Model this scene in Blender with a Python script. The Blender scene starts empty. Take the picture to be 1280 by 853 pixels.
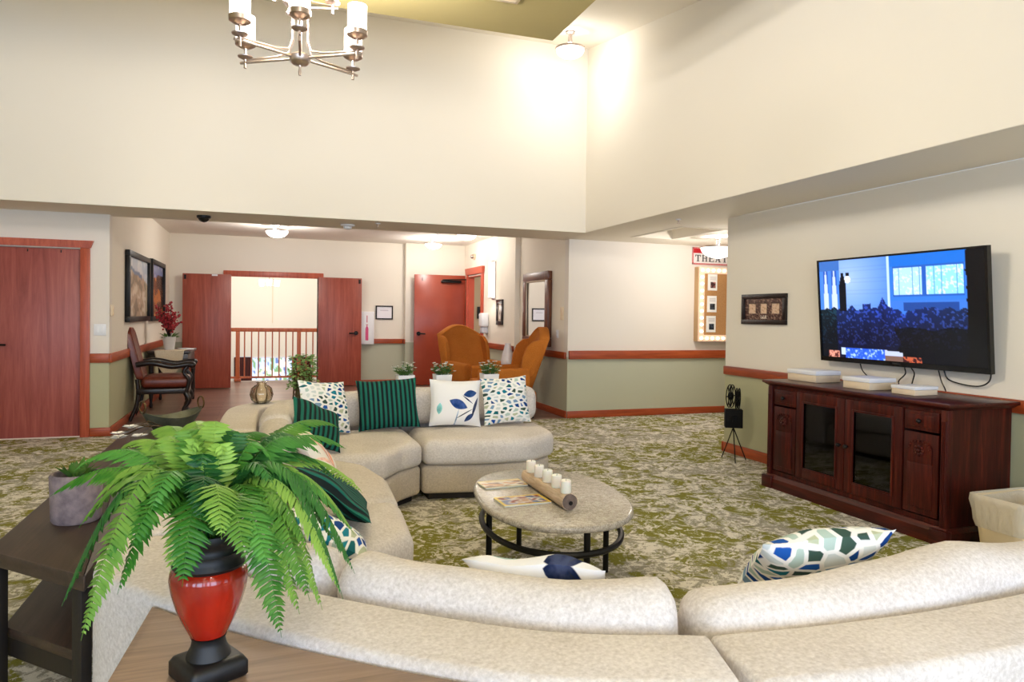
import bpy, bmesh, math, random
from math import sin, cos, pi, radians, sqrt
from mathutils import Vector, Matrix, noise
random.seed(7)
COL = bpy.context.scene.collection
SC = bpy.context.scene

# ------------------------------------------------------------------ helpers
def lin(c):
    return tuple(((v/12.92) if v <= .04045 else ((v+.055)/1.055)**2.4) for v in (x/255.0 for x in c))
def lin1(v):
    return (v/12.92) if v <= .04045 else ((v+.055)/1.055)**2.4

class MB:
    """collects shapes as plain vertex/face lists and links them as ONE mesh object"""
    def __init__(s):
        s.v=[]; s.f=[]; s.m=[]; s.c=None
    def raw(s, vs, fs, mi=0):
        b=len(s.v); s.v.extend(Vector(p) for p in vs)
        s.f.extend(tuple(b+i for i in f) for f in fs); s.m.extend([mi]*len(fs)); return s
    def addbm(s, bm, mi=0):
        bm.verts.ensure_lookup_table(); bm.verts.index_update()
        s.raw([v.co.copy() for v in bm.verts], [tuple(v.index for v in f.verts) for f in bm.faces], mi); bm.free(); return s
    def box(s, x0,x1,y0,y1,z0,z1, bev=0, seg=2, mi=0):
        if x0>x1: x0,x1=x1,x0
        if y0>y1: y0,y1=y1,y0
        if z0>z1: z0,z1=z1,z0
        if not bev:
            vs=[(x0,y0,z0),(x1,y0,z0),(x1,y1,z0),(x0,y1,z0),(x0,y0,z1),(x1,y0,z1),(x1,y1,z1),(x0,y1,z1)]
            return s.raw(vs,[(0,3,2,1),(4,5,6,7),(0,1,5,4),(1,2,6,5),(2,3,7,6),(3,0,4,7)],mi)
        bm=bmesh.new()
        bmesh.ops.create_cube(bm,size=1)
        for v in bm.verts:
            v.co=Vector((x0+(v.co.x+.5)*(x1-x0), y0+(v.co.y+.5)*(y1-y0), z0+(v.co.z+.5)*(z1-z0)))
        bmesh.ops.bevel(bm,geom=bm.edges[:],offset=min(bev,.49*min(x1-x0,y1-y0,z1-z0)),segments=seg,profile=.5,affect='EDGES')
        return s.addbm(bm,mi)
    def obox(s, c, ux, hx, hy, z0, z1, bev=0, mi=0):
        """box centred at c=(x,y), x axis along ux (2d), half sizes"""
        t=MB().box(-hx,hx,-hy,hy,z0,z1,bev); a=math.atan2(ux[1],ux[0])
        M=Matrix.Translation((c[0],c[1],0))@Matrix.Rotation(a,4,'Z')
        return s.raw([M@v for v in t.v],t.f,mi)
    def xf(s, M):
        s.v=[M@v for v in s.v]; return s
    def merge(s, o, M=None, mi=None):
        b=len(s.v); s.v.extend((M@v) if M else v.copy() for v in o.v)
        s.f.extend(tuple(b+i for i in f) for f in o.f); s.m.extend(o.m if mi is None else [mi]*len(o.f)); return s
    def loft(s, loops, cap0=True, cap1=True, mi=0):
        n=len(loops[0]); b=len(s.v)
        for L in loops: s.v.extend(Vector(p) for p in L)
        fs=[]
        for i in range(len(loops)-1):
            for j in range(n):
                k=(j+1)%n
                fs.append((b+i*n+j,b+i*n+k,b+(i+1)*n+k,b+(i+1)*n+j))
        if cap0: fs.append(tuple(b+j for j in reversed(range(n))))
        if cap1: fs.append(tuple(b+(len(loops)-1)*n+j for j in range(n)))
        s.f.extend(fs); s.m.extend([mi]*len(fs)); return s
    def cyl(s, p0, p1, r0, r1=None, n=16, mi=0):
        r1=r0 if r1 is None else r1
        p0=Vector(p0);p1=Vector(p1);d=(p1-p0).normalized()
        a=d.orthogonal().normalized();b=d.cross(a)
        ring=lambda p,r:[p+a*(r*cos(2*pi*i/n))+b*(r*sin(2*pi*i/n)) for i in range(n)]
        return s.loft([ring(p0,r0),ring(p1,r1)],mi=mi)
    def tube(s, pts, r, n=8, closed=False, mi=0):
        pts=[Vector(p) for p in pts]; N=len(pts)
        rs=r if isinstance(r,(list,tuple)) else [r]*N
        loops=[]; a=None
        for i,p in enumerate(pts):
            if closed: d=(pts[(i+1)%N]-pts[i-1])
            else: d=(pts[min(i+1,N-1)]-pts[max(i-1,0)])
            d=d.normalized() if d.length>1e-9 else Vector((0,0,1))
            if a is None: a=d.orthogonal().normalized()
            else:
                a=(a-d*a.dot(d)); a=a.normalized() if a.length>1e-6 else d.orthogonal().normalized()
            b=d.cross(a)
            loops.append([p+a*(rs[i]*cos(2*pi*j/n))+b*(rs[i]*sin(2*pi*j/n)) for j in range(n)])
        if closed:
            loops.append(loops[0]); return s.loft(loops,False,False,mi)
        return s.loft(loops,True,True,mi)
    def lathe(s, prof, c=(0,0,0), n=32, mi=0, sx=1, sy=1):
        loops=[[(c[0]+r*cos(2*pi*i/n)*sx,c[1]+r*sin(2*pi*i/n)*sy,c[2]+z) for i in range(n)] for r,z in prof]
        return s.loft(loops,True,True,mi)
    def sphere(s, c, r, n=12, mi=0, sz=1):
        prof=[(max(r*sin(pi*k/(n//2+2)),1e-4),-r*cos(pi*k/(n//2+2))*sz) for k in range(n//2+3)]
        return s.lathe(prof,c,n,mi)
    def prism(s, poly, z0, z1, mi=0):
        return s.loft([[(x,y,z0) for x,y in poly],[(x,y,z1) for x,y in poly]],mi=mi)
    def yprism(s, poly, y0, y1, mi=0):   # poly in (x,z)
        return s.loft([[(x,y0,z) for x,z in poly],[(x,y1,z) for x,z in poly]],mi=mi)
    def xprism(s, poly, x0, x1, mi=0):   # poly in (y,z)
        return s.loft([[(x0,y,z) for y,z in poly],[(x1,y,z) for y,z in poly]],mi=mi)
    def rprism(s, poly, z0, z1, r, fil=.05, crown=0, steps=4, rb=None, mi=0, lump=0):
        P=fillet(poly,fil)
        rb=r if rb is None else rb
        loops=[]
        for k in range(steps+1):
            a=pi/2*k/steps
            loops.append(lift(inset(P,rb*(1-sin(a))),z0+rb*(1-cos(a))))
        for k in range(steps+1):
            a=pi/2*k/steps
            loops.append(lift(inset(P,r*(1-cos(a))),z1-r+r*sin(a)))
        if crown:
            B=inset(P,r); cx=sum(p[0] for p in B)/len(B); cy=sum(p[1] for p in B)/len(B)
            for k in (.82,.6,.35,.12):
                loops.append([(cx+(x-cx)*k,cy+(y-cy)*k,z1+crown*(1-k*k)) for x,y in B])
        if lump:
            loops=[[lumpv(Vector(p),lump) for p in L] for L in loops]
        return s.loft(loops,mi=mi)
    def sweep(s, path, sec, er=.05, res=.06, mi=0, lump=0, e0=True, e1=True):
        """sec(t)-> closed list of (offset,z); path 2d points (smooth); rounded ends"""
        P=resample(path,res); N=len(P)
        def frame(i):
            a=P[max(i-1,0)];b=P[min(i+1,N-1)]
            d=Vector((b[0]-a[0],b[1]-a[1])).normalized(); return d,Vector((-d.y,d.x))
        loops=[]
        def ring(pos,nrm,t,shr):
            S=sec(t); co=sum(p[0] for p in S)/len(S); cz=sum(p[1] for p in S)/len(S)
            ho=max(abs(p[0]-co) for p in S); hz=max(abs(p[1]-cz) for p in S)
            fo=max(.02,1-shr/ho); fz=max(.02,1-shr/hz)
            return [(pos[0]+nrm.x*(co+(o-co)*fo),pos[1]+nrm.y*(co+(o-co)*fo),cz+(z-cz)*fz) for o,z in S]
        for i in range(N):
            d,nr=frame(i); t=i/(N-1)
            if i==0 and e0:
                for k in range(4):
                    a=pi/2*k/4; base=Vector(P[0])
                    pos=base-d*(er*cos(a))+d*er
                    loops.append(ring(pos,nr,0,er*(1-sin(a))))
                continue
            if i==N-1 and e1:
                for k in reversed(range(4)):
                    a=pi/2*k/4; base=Vector(P[-1]); pos=base+d*(er*cos(a))-d*er
                    loops.append(ring(pos,nr,1,er*(1-sin(a))))
                continue
            arc0=(Vector(P[i])-Vector(P[0])).length; arc1=(Vector(P[i])-Vector(P[-1])).length
            if (e0 and arc0<er) or (e1 and arc1<er): continue
            loops.append(ring(P[i],nr,t,0))
        if lump: loops=[[lumpv(Vector(p),lump) for p in L] for L in loops]
        return s.loft(loops,mi=mi)
    def build(s, name, mats, parent=None, sharp=38, smooth=True, local=False):
        me=bpy.data.meshes.new(name)
        off=Vector((0,0,0))
        if parent is not None and not local:
            p=parent
            while p is not None: off+=Vector(p.location); p=p.parent
        me.from_pydata([tuple(v-off) for v in s.v],[],s.f)
        if not isinstance(mats,(list,tuple)): mats=[mats]
        for m in mats: me.materials.append(m)
        me.polygons.foreach_set('material_index',s.m)
        if s.c is not None:
            at=me.color_attributes.new('Col','FLOAT_COLOR','POINT')
            at.data.foreach_set('color',[x for c in s.c for x in (c[0],c[1],c[2],1)])
        bm=bmesh.new(); bm.from_mesh(me)
        bmesh.ops.recalc_face_normals(bm,faces=bm.faces[:]); bm.to_mesh(me); bm.free()
        if smooth:
            me.shade_smooth(); me.set_sharp_from_angle(angle=radians(sharp))
        me.update()
        o=bpy.data.objects.new(name,me); COL.objects.link(o)
        if parent is not None: o.parent=parent
        return o

def lumpv(p,a):
    n=noise.noise_vector(p*5.0); return p+n*a
def lift(P,z): return [(x,y,z) for x,y in P]
def area2(P): return sum(P[i-1][0]*P[i][1]-P[i][0]*P[i-1][1] for i in range(len(P)))
def inset(P,d):
    if d==0: return list(P)
    n=len(P); sg=1 if area2(P)>0 else -1; out=[]
    for i in range(n):
        a=Vector(P[i-1]);b=Vector(P[i]);c=Vector(P[(i+1)%n])
        e1=(b-a).normalized();e2=(c-b).normalized()
        n1=Vector((-e1.y,e1.x))*sg;n2=Vector((-e2.y,e2.x))*sg
        m=(n1+n2)
        if m.length<1e-6: m=n1
        m.normalize(); k=d/max(.5,m.dot(n1))
        out.append((b.x+m.x*k,b.y+m.y*k))
    return out
def fillet(poly,r,seg=5):
    if r<=0: return [tuple(p[:2]) for p in poly]
    n=len(poly); out=[]
    for i in range(n):
        a=Vector(poly[i-1][:2]);b=Vector(poly[i][:2]);c=Vector(poly[(i+1)%n][:2])
        rr=poly[i][2] if len(poly[i])>2 else r
        u=(a-b);w=(c-b);lu=u.length;lw=w.length;u.normalize();w.normalize()
        ang=u.angle(w)
        if ang>radians(176): out.append(tuple(b)); continue
        t=min(rr/math.tan(ang/2),lu*.45,lw*.45)
        p=b+u*t;q=b+w*t
        for k in range(seg+1):
            f=k/seg; x=p*(1-f)**2+b*2*f*(1-f)+q*f*f; out.append(tuple(x))
    return out
def catmull(pts,k=8):
    P=[Vector(p) for p in pts]; out=[]
    for i in range(len(P)-1):
        p0=P[max(i-1,0)];p1=P[i];p2=P[i+1];p3=P[min(i+2,len(P)-1)]
        if i==0: p0=p1*2-p2
        if i+2>len(P)-1: p3=p2*2-p1
        for j in range(k):
            t=j/k
            out.append(.5*((2*p1)+(p2-p0)*t+(2*p0-5*p1+4*p2-p3)*t*t+(3*p1-p0-3*p2+p3)*t**3))
    out.append(P[-1]); return out
def resample(path,res):
    C=[Vector(p) for p in catmull(path,10)] if len(path)>2 else [Vector(p) for p in path]
    L=[0]
    for i in range(1,len(C)): L.append(L[-1]+(C[i]-C[i-1]).length)
    n=max(4,int(L[-1]/res)+1); out=[];j=0
    for i in range(n):
        s=L[-1]*i/(n-1)
        while j<len(L)-2 and L[j+1]<s: j+=1
        t=(s-L[j])/max(1e-9,L[j+1]-L[j]); out.append(tuple(C[j].lerp(C[j+1],t)))
    return out
def rrect(o0,o1,z0,z1,r,seg=4):
    out=[]
    for cx,cz,a0 in ((o1-r,z0+r,-90),(o1-r,z1-r,0),(o0+r,z1-r,90),(o0+r,z0+r,180)):
        for k in range(seg+1):
            a=radians(a0+90*k/seg); out.append((cx+r*cos(a),cz+r*sin(a)))
    return out

def tag(o,label,cat,group=None,kind=None):
    o['label']=label; o['category']=cat; o['kind']='thing'
    if group: o['group']=group
    if kind: o['kind']=kind
    return o
def thing(name,label,cat,loc=(0,0,0),rz=0,group=None):
    o=bpy.data.objects.new(name,None); COL.objects.link(o); o.empty_display_size=.1
    o.location=loc; o.rotation_euler=(0,0,rz); return tag(o,label,cat,group)
def struct(name,mb,mats,label,cat,**k):
    return tag(mb.build(name,mats,**k),label,cat,kind='structure')
def copy_tree(o,parent=None):
    c=o.copy(); COL.objects.link(c)
    if parent is not None: c.parent=parent
    for ch in list(o.children): copy_tree(ch,c)
    return c
def light(kind,loc,power,color,parent=None,size=.1,size_y=None,rot=None,name='lamp_light',spread=None):
    L=bpy.data.lights.new(name,kind); L.energy=power; L.color=color
    if kind=='POINT': L.shadow_soft_size=size
    if kind=='AREA':
        L.size=size
        if size_y: L.shape='RECTANGLE'; L.size_y=size_y
        else: L.shape='DISK'
        if spread: L.spread=radians(spread)
    o=bpy.data.objects.new(name,L); COL.objects.link(o); o.location=loc
    if rot: o.rotation_euler=rot
    if parent is not None:
        off=Vector(parent.location); o.parent=parent; o.location=Vector(loc)-off
    return o

# ------------------------------------------------------------------ materials
def newmat(name):
    m=bpy.data.materials.new(name); m.use_nodes=True; nt=m.node_tree
    return m,nt,nt.nodes['Principled BSDF']
def N(nt,t,**kw):
    n=nt.nodes.new(t)
    for k,v in kw.items(): setattr(n,k,v)
    return n
def mixc(nt,fac,a,b):
    n=N(nt,'ShaderNodeMix',data_type='RGBA')
    for s,v in ((0,fac),(6,a),(7,b)):
        if hasattr(v,'is_output'): nt.links.new(v,n.inputs[s])
        else: n.inputs[s].default_value=v if s==0 else (*v[:3],1)
    return n.outputs[2]
def ramp(nt,src,stops,interp='LINEAR'):
    n=N(nt,'ShaderNodeValToRGB'); e=n.color_ramp; e.interpolation=interp
    while len(e.elements)<len(stops): e.elements.new(.5)
    for el,(p,c) in zip(e.elements,stops): el.position=p; el.color=(*c[:3],1)
    nt.links.new(src,n.inputs[0]); return n.outputs[0]
def coords(nt,kind='Object',scale=(1,1,1),rot=(0,0,0),loc=(0,0,0)):
    t=N(nt,'ShaderNodeTexCoord'); m=N(nt,'ShaderNodeMapping')
    m.inputs['Scale'].default_value=scale; m.inputs['Rotation'].default_value=rot; m.inputs['Location'].default_value=loc
    nt.links.new(t.outputs[kind],m.inputs[0]); return m.outputs[0]
def noisen(nt,vec,scale,detail=4,rough=.55,dist=0):
    n=N(nt,'ShaderNodeTexNoise'); n.inputs['Scale'].default_value=scale; n.inputs['Detail'].default_value=detail
    n.inputs['Roughness'].default_value=rough; n.inputs['Distortion'].default_value=dist
    nt.links.new(vec,n.inputs['Vector']); return n.outputs[0]
def math_(nt,op,a,b=None,c=None,clamp=False):
    n=N(nt,'ShaderNodeMath',operation=op); n.use_clamp=clamp
    for i,v in enumerate((a,b,c)):
        if v is None: continue
        if hasattr(v,'is_output'): nt.links.new(v,n.inputs[i])
        else: n.inputs[i].default_value=v
    return n.outputs[0]
def bump(nt,bs,h,strength,dist=.01):
    b=N(nt,'ShaderNodeBump'); b.inputs['Strength'].default_value=strength; b.inputs['Distance'].default_value=dist
    nt.links.new(h,b.inputs['Height']); nt.links.new(b.outputs[0],bs.inputs['Normal'])
def plain(name,c,rough=.5,metal=0,spec=.5,bumps=None,emis=None,es=1,coat=0):
    m,nt,b=newmat(name); b.inputs['Base Color'].default_value=(*lin(c),1)
    b.inputs['Roughness'].default_value=rough; b.inputs['Metallic'].default_value=metal
    b.inputs['Specular IOR Level'].default_value=spec; b.inputs['Coat Weight'].default_value=coat
    if bumps:
        bump(nt,b,noisen(nt,coords(nt),bumps[0],3),bumps[1],bumps[2] if len(bumps)>2 else .01)
    if emis:
        b.inputs['Emission Color'].default_value=(*lin(emis),1); b.inputs['Emission Strength'].default_value=es
    return m
def mottled(name,c1,c2,scale,rough=.6,bumpk=.2,metal=0,spec=.5,stretch=(1,1,1),detail=5,dist=.01):
    m,nt,b=newmat(name); v=coords(nt,'Object',stretch); n=noisen(nt,v,scale,detail,.6)
    col=ramp(nt,n,[(.3,lin(c1)),(.7,lin(c2))]); nt.links.new(col,b.inputs['Base Color'])
    b.inputs['Roughness'].default_value=rough; b.inputs['Metallic'].default_value=metal; b.inputs['Specular IOR Level'].default_value=spec
    if bumpk: bump(nt,b,n,bumpk,dist)
    return m
def wood(name,c1,c2,c3,axis='z',scale=1.0,rough=.4,coat=0,spec=.5):
    st={'x':(.6,9,9),'y':(9,.6,9),'z':(9,9,.6)}[axis]
    st=tuple(s*scale for s in st)
    m,nt,b=newmat(name); v=coords(nt,'Object',st)
    n=noisen(nt,v,1.6,6,.65,1.2); n2=noisen(nt,v,9,4,.6)
    f=math_(nt,'ADD',math_(nt,'MULTIPLY',n,.75),math_(nt,'MULTIPLY',n2,.25))
    col=ramp(nt,f,[(.32,lin(c1)),(.5,lin(c2)),(.68,lin(c3))]); nt.links.new(col,b.inputs['Base Color'])
    b.inputs['Roughness'].default_value=rough; b.inputs['Coat Weight'].default_value=coat; b.inputs['Specular IOR Level'].default_value=spec
    bump(nt,b,n2,.08,.004); return m
def fabric(name,c1,c2,scale=90,bk=.35,rough=.95,sheen=.0,stretch=(1,1,1)):
    m,nt,b=newmat(name); v=coords(nt,'Object',stretch)
    n=noisen(nt,v,scale,3,.7); big=noisen(nt,v,3.5,3,.5)
    f=math_(nt,'ADD',math_(nt,'MULTIPLY',n,.7),math_(nt,'MULTIPLY',big,.3))
    col=ramp(nt,f,[(.35,lin(c1)),(.65,lin(c2))]); nt.links.new(col,b.inputs['Base Color'])
    b.inputs['Roughness'].default_value=rough; b.inputs['Specular IOR Level'].default_value=.15
    b.inputs['Sheen Weight'].default_value=sheen
    bump(nt,b,n,bk,.004); return m
def colattr(name,rough=.5,emission=0,spec=.3):
    m,nt,b=newmat(name); a=N(nt,'ShaderNodeVertexColor',layer_name='Col')
    if emission:
        b.inputs['Base Color'].default_value=(.01,.01,.01,1)
        nt.links.new(a.outputs[0],b.inputs['Emission Color']); b.inputs['Emission Strength'].default_value=emission
    else: nt.links.new(a.outputs[0],b.inputs['Base Color'])
    b.inputs['Roughness'].default_value=rough; b.inputs['Specular IOR Level'].default_value=spec
    return m

M={}
M['wall']=plain('cream_paint',(236,228,213),.9,spec=.2,bumps=(140,.03))
M['wall_low']=plain('sage_paint',(182,181,148),.85,spec=.2,bumps=(140,.03))
M['wall_cool']=plain('pale_cream_paint',(232,224,214),.9,spec=.2,bumps=(140,.03))
M['sage_cool']=plain('pale_sage_paint',(186,187,165),.85,spec=.2,bumps=(140,.03))
M['soffit']=plain('ceiling_paint',(238,230,216),.9,spec=.15,bumps=(220,.15))
M['white_ceiling']=plain('white_ceiling_paint',(240,234,224),.9,spec=.2)
M['olive']=plain('olive_ceiling_paint',(186,170,118),.9,spec=.2,bumps=(120,.05))
M['trim']=wood('orange_brown_trim',(120,46,18),(158,68,30),(182,86,42),'x',1,.4)
M['trim_y']=wood('orange_brown_trim_long',(120,46,18),(158,68,30),(182,86,42),'y',1,.4)
M['rail_orange']=wood('orange_rail_wood',(176,84,46),(200,104,62),(216,124,80),'z',1,.4)
M['frame']=wood('cherry_frame',(150,62,38),(178,82,54),(196,100,70),'z',1,.4)
M['door']=wood('cherry_door',(132,60,54),(156,78,70),(176,96,84),'z',.8,.42)
M['door2']=wood('cherry_leaf',(126,54,40),(152,70,52),(172,86,66),'z',.8,.4)
M['red']=mottled('red_painted_door',(146,58,36),(158,66,42),3,.3,.0)
M['redframe']=plain('red_painted_frame',(196,84,58),.4)
M['dark']=plain('dark_bronze',(28,24,22),.4,.6)
M['black']=plain('black_metal',(16,15,15),.45,.4)
M['matte_black']=plain('matte_black_metal',(9,9,9),.7,spec=.2)
M['blackp']=plain('black_plastic',(10,10,11),.35)
M['nickel']=plain('brushed_nickel',(196,180,172),.3,1)
M['white']=plain('white_plastic',(236,236,238),.45)
M['ivory']=plain('ivory_plastic',(226,206,176),.5)
M['bulb']=plain('lit_glass',(255,250,240),.4,emis=(255,246,232),es=6)
M['bulb_soft']=plain('lit_bowl_glass',(255,250,240),.4,emis=(255,247,236),es=3.2)
M['sconce_glass']=plain('lit_sconce_glass',(255,250,240),.4,emis=(255,246,234),es=1.3)
M['marquee']=plain('lit_marquee_bulb',(255,240,220),.4,emis=(255,236,210),es=5)
M['sofa']=fabric('oatmeal_upholstery',(196,187,179),(228,221,215),85,.5)
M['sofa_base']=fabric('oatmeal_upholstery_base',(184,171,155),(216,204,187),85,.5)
M['plinth']=plain('dark_plinth',(34,27,24),.7)
M['mahog']=wood('mahogany',(28,6,4),(60,16,10),(98,34,20),'z',1,.38,spec=.22)
M['mahog_y']=wood('mahogany_long',(28,6,4),(60,16,10),(94,32,19),'y',1,.3,spec=.35)
M['mahog_dk']=plain('dark_cabinet_inside',(52,26,20),.6)
M['walnut']=wood('grey_brown_oak',(112,88,68),(140,113,90),(160,132,108),'x',1.4,.45)
M['espresso']=wood('espresso_wood',(40,29,24),(56,42,34),(72,55,45),'y',1,.42)
M['espresso_dk']=wood('espresso_leg_wood',(14,10,9),(24,18,15),(32,25,21),'z',1,.5)
M['orange']=fabric('orange_upholstery',(172,98,34),(198,122,52),110,.25)
M['leather']=mottled('brown_leather',(92,34,20),(118,50,30),14,.34,.1)
M['carved']=plain('carved_dark_wood',(26,14,12),.3,bumps=(30,.3))
M['cloth']=fabric('linen_runner',(206,190,160),(228,214,188),80,.3)
M['tv']=plain('tv_black',(6,6,7),.25)
M['candle']=plain('ivory_wax',(246,240,228),.45); M['candle'].node_tree.nodes['Principled BSDF'].inputs['Subsurface Weight'].default_value=.2
M['log']=wood('driftwood_bark',(158,136,114),(194,172,148),(220,202,180),'y',4,.85)
M['logend']=mottled('log_end_grain',(84,72,68),(122,106,98),22,.9,.2)
M['wire']=plain('bronze_wire',(92,74,48),.4,.8)
M['leaf']=None
M['col']=colattr('printed_picture',.55)
M['colgloss']=colattr('glossy_print',.25,spec=.5)
M['screen']=colattr('lit_screen',.2,1.25)
M['papergreen']=plain('green_stem',(64,104,44),.6)

def leafmat(name,c1,c2,trans=.35):
    m,nt,b=newmat(name)
    oi=N(nt,'ShaderNodeObjectInfo'); n=noisen(nt,coords(nt),28,2)
    f=math_(nt,'ADD',math_(nt,'MULTIPLY',oi.outputs['Random'],.6),math_(nt,'MULTIPLY',n,.4))
    col=ramp(nt,f,[(.25,lin(c1)),(.75,lin(c2))])
    nt.links.new(col,b.inputs['Base Color']); b.inputs['Roughness'].default_value=.45; b.inputs['Specular IOR Level'].default_value=.35
    tr=N(nt,'ShaderNodeBsdfTranslucent'); nt.links.new(col,tr.inputs[0])
    mx=N(nt,'ShaderNodeMixShader'); mx.inputs[0].default_value=trans
    nt.links.new(b.outputs[0],mx.inputs[1]); nt.links.new(tr.outputs[0],mx.inputs[2])
    nt.links.new(mx.outputs[0],nt.nodes['Material Output'].inputs[0]); return m
M['fern']=leafmat('fern_green',(52,116,34),(152,192,84),.28)
M['fern_dk']=leafmat('fern_deep_green',(24,82,38),(82,146,58),.22)
M['smallleaf']=leafmat('small_leaf_green',(70,110,44),(126,160,84),.2)
M['ivyleaf']=leafmat('ivy_green',(92,138,64),(160,192,118),.25)
M['petal']=plain('white_petal',(246,244,238),.6)
M['berry']=plain('red_blossom',(158,26,34),.5)

def glass(name,c,rough=.03,ior=1.45):
    m,nt,b=newmat(name); b.inputs['Base Color'].default_value=(*lin(c),1); b.inputs['Transmission Weight'].default_value=1
    b.inputs['Roughness'].default_value=rough; b.inputs['IOR'].default_value=ior; return m
M['glass']=glass('smoky_glass',(240,234,214))
def pane(name,tint,refl):
    m,nt,b=newmat(name); nt.nodes.remove(b)
    t=N(nt,'ShaderNodeBsdfTransparent'); t.inputs[0].default_value=(*lin(tint),1)
    g=N(nt,'ShaderNodeBsdfGlossy'); g.inputs['Roughness'].default_value=.04
    fr=N(nt,'ShaderNodeFresnel'); fr.inputs[0].default_value=1.5
    mx=N(nt,'ShaderNodeMixShader'); nt.links.new(fr.outputs[0],mx.inputs[0])
    nt.links.new(t.outputs[0],mx.inputs[1]); nt.links.new(g.outputs[0],mx.inputs[2])
    nt.links.new(mx.outputs[0],nt.nodes['Material Output'].inputs[0]); return m
M['pane']=pane('cabinet_glass',(200,200,196),.1)
M['mirror']=plain('mirror_glass',(236,238,240),.02,1)
M['liner']=None
def linermat():
    m,nt,b=newmat('clear_bag_liner'); b.inputs['Base Color'].default_value=(*lin((232,222,200)),1); b.inputs['Roughness'].default_value=.3
    t=N(nt,'ShaderNodeBsdfTransparent'); mx=N(nt,'ShaderNodeMixShader'); mx.inputs[0].default_value=.5
    nt.links.new(t.outputs[0],mx.inputs[1]); nt.links.new(b.outputs[0],mx.inputs[2]); nt.links.new(mx.outputs[0],nt.nodes['Material Output'].inputs[0])
    bump(nt,b,noisen(nt,coords(nt,'Object',(1,1,.4)),26,4),.8,.02); return m
M['liner']=linermat()
M['bin']=plain('beige_bin_plastic',(206,186,148),.45)

def carpetmat():
    m,nt,b=newmat('patterned_carpet'); v=coords(nt,'Object',(1,1,1))
    big=noisen(nt,v,1.7,3,.5,.6); mid=noisen(nt,v,4.4,8,.72,1.6); fine=noisen(nt,v,16,6,.75,1.4); tiny=noisen(nt,v,120,2,.6)
    olive=mixc(nt,tiny,lin((104,104,40)),lin((144,140,70)))
    grey=mixc(nt,tiny,lin((136,132,118)),lin((172,166,152)))
    pale=mixc(nt,tiny,lin((196,190,176)),lin((240,236,226)))
    s1=ramp(nt,math_(nt,'ADD',math_(nt,'MULTIPLY',big,.45),math_(nt,'MULTIPLY',mid,.55)),[(.47,(0,0,0)),(.515,(1,1,1))])
    c=mixc(nt,s1,olive,grey)
    s2=ramp(nt,math_(nt,'ADD',math_(nt,'MULTIPLY',mid,.5),math_(nt,'MULTIPLY',fine,.5)),[(.51,(0,0,0)),(.535,(1,1,1))])
    c=mixc(nt,s2,c,pale)
    # thin pale swirling lines
    w=N(nt,'ShaderNodeTexVoronoi',feature='DISTANCE_TO_EDGE'); w.inputs['Scale'].default_value=2.6
    dv=N(nt,'ShaderNodeTexNoise'); dv.inputs['Scale'].default_value=2.2; dv.inputs['Detail'].default_value=3; nt.links.new(v,dv.inputs['Vector'])
    ad=N(nt,'ShaderNodeVectorMath',operation='MULTIPLY_ADD'); nt.links.new(dv.outputs[1],ad.inputs[0]); ad.inputs[1].default_value=(.55,.55,0); nt.links.new(v,ad.inputs[2])
    nt.links.new(ad.outputs[0],w.inputs['Vector'])
    ln=ramp(nt,w.outputs['Distance'],[(.0,(1,1,1)),(.035,(0,0,0))])
    brk=ramp(nt,fine,[(.42,(0,0,0)),(.52,(1,1,1))])
    c=mixc(nt,math_(nt,'MULTIPLY',ln,math_(nt,'MULTIPLY',brk,.85)),c,pale)
    nt.links.new(c,b.inputs['Base Color']); b.inputs['Roughness'].default_value=1; b.inputs['Specular IOR Level'].default_value=.05
    bump(nt,b,tiny,.4,.006); return m
M['carpet']=carpetmat()
def plankmat():
    m,nt,b=newmat('wood_plank_floor'); v=coords(nt,'Object')
    br=N(nt,'ShaderNodeTexBrick'); nt.links.new(v,br.inputs[0]); br.inputs['Scale'].default_value=1
    br.inputs['Brick Width'].default_value=1.2; br.inputs['Row Height'].default_value=.15; br.inputs['Mortar Size'].default_value=.004
    br.inputs['Color1'].default_value=(*lin((124,94,82)),1); br.inputs['Color2'].default_value=(*lin((150,118,104)),1); br.inputs['Mortar'].default_value=(*lin((70,50,44)),1)
    g=noisen(nt,coords(nt,'Object',(1,14,1)),4,5,.6,.6)
    c=mixc(nt,math_(nt,'MULTIPLY',g,.35),br.outputs[0],lin((88,62,54))); nt.links.new(c,b.inputs['Base Color'])
    b.inputs['Roughness'].default_value=.32; return m
M['plank']=plankmat()
def stonemat():
    m,nt,b=newmat('speckled_stone'); v=coords(nt); n=noisen(nt,v,150,4,.75); n2=noisen(nt,v,42,4,.6)
    f=math_(nt,'ADD',math_(nt,'MULTIPLY',n,.6),math_(nt,'MULTIPLY',n2,.4))
    nt.links.new(ramp(nt,f,[(.36,lin((124,116,108))),(.5,lin((176,168,156))),(.64,lin((214,207,196)))]),b.inputs['Base Color'])
    b.inputs['Roughness'].default_value=.22; return m
M['stone']=stonemat()
M['potstone']=mottled('grey_stone_pot',(96,84,88),(140,124,124),24,.85,.35)
M['urnblack']=plain('black_glaze',(8,7,8),.5,bumps=(16,.15))
def urnmat():
    m,nt,b=newmat('red_lacquer'); v=coords(nt,'Object',(1,1,.3)); n=noisen(nt,v,9,3)
    nt.links.new(ramp(nt,n,[(.3,lin((128,19,8))),(.7,lin((180,36,16)))]),b.inputs['Base Color']); b.inputs['Roughness'].default_value=.16
    b.inputs['Coat Weight'].default_value=.4; return m
M['urnred']=urnmat()
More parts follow.
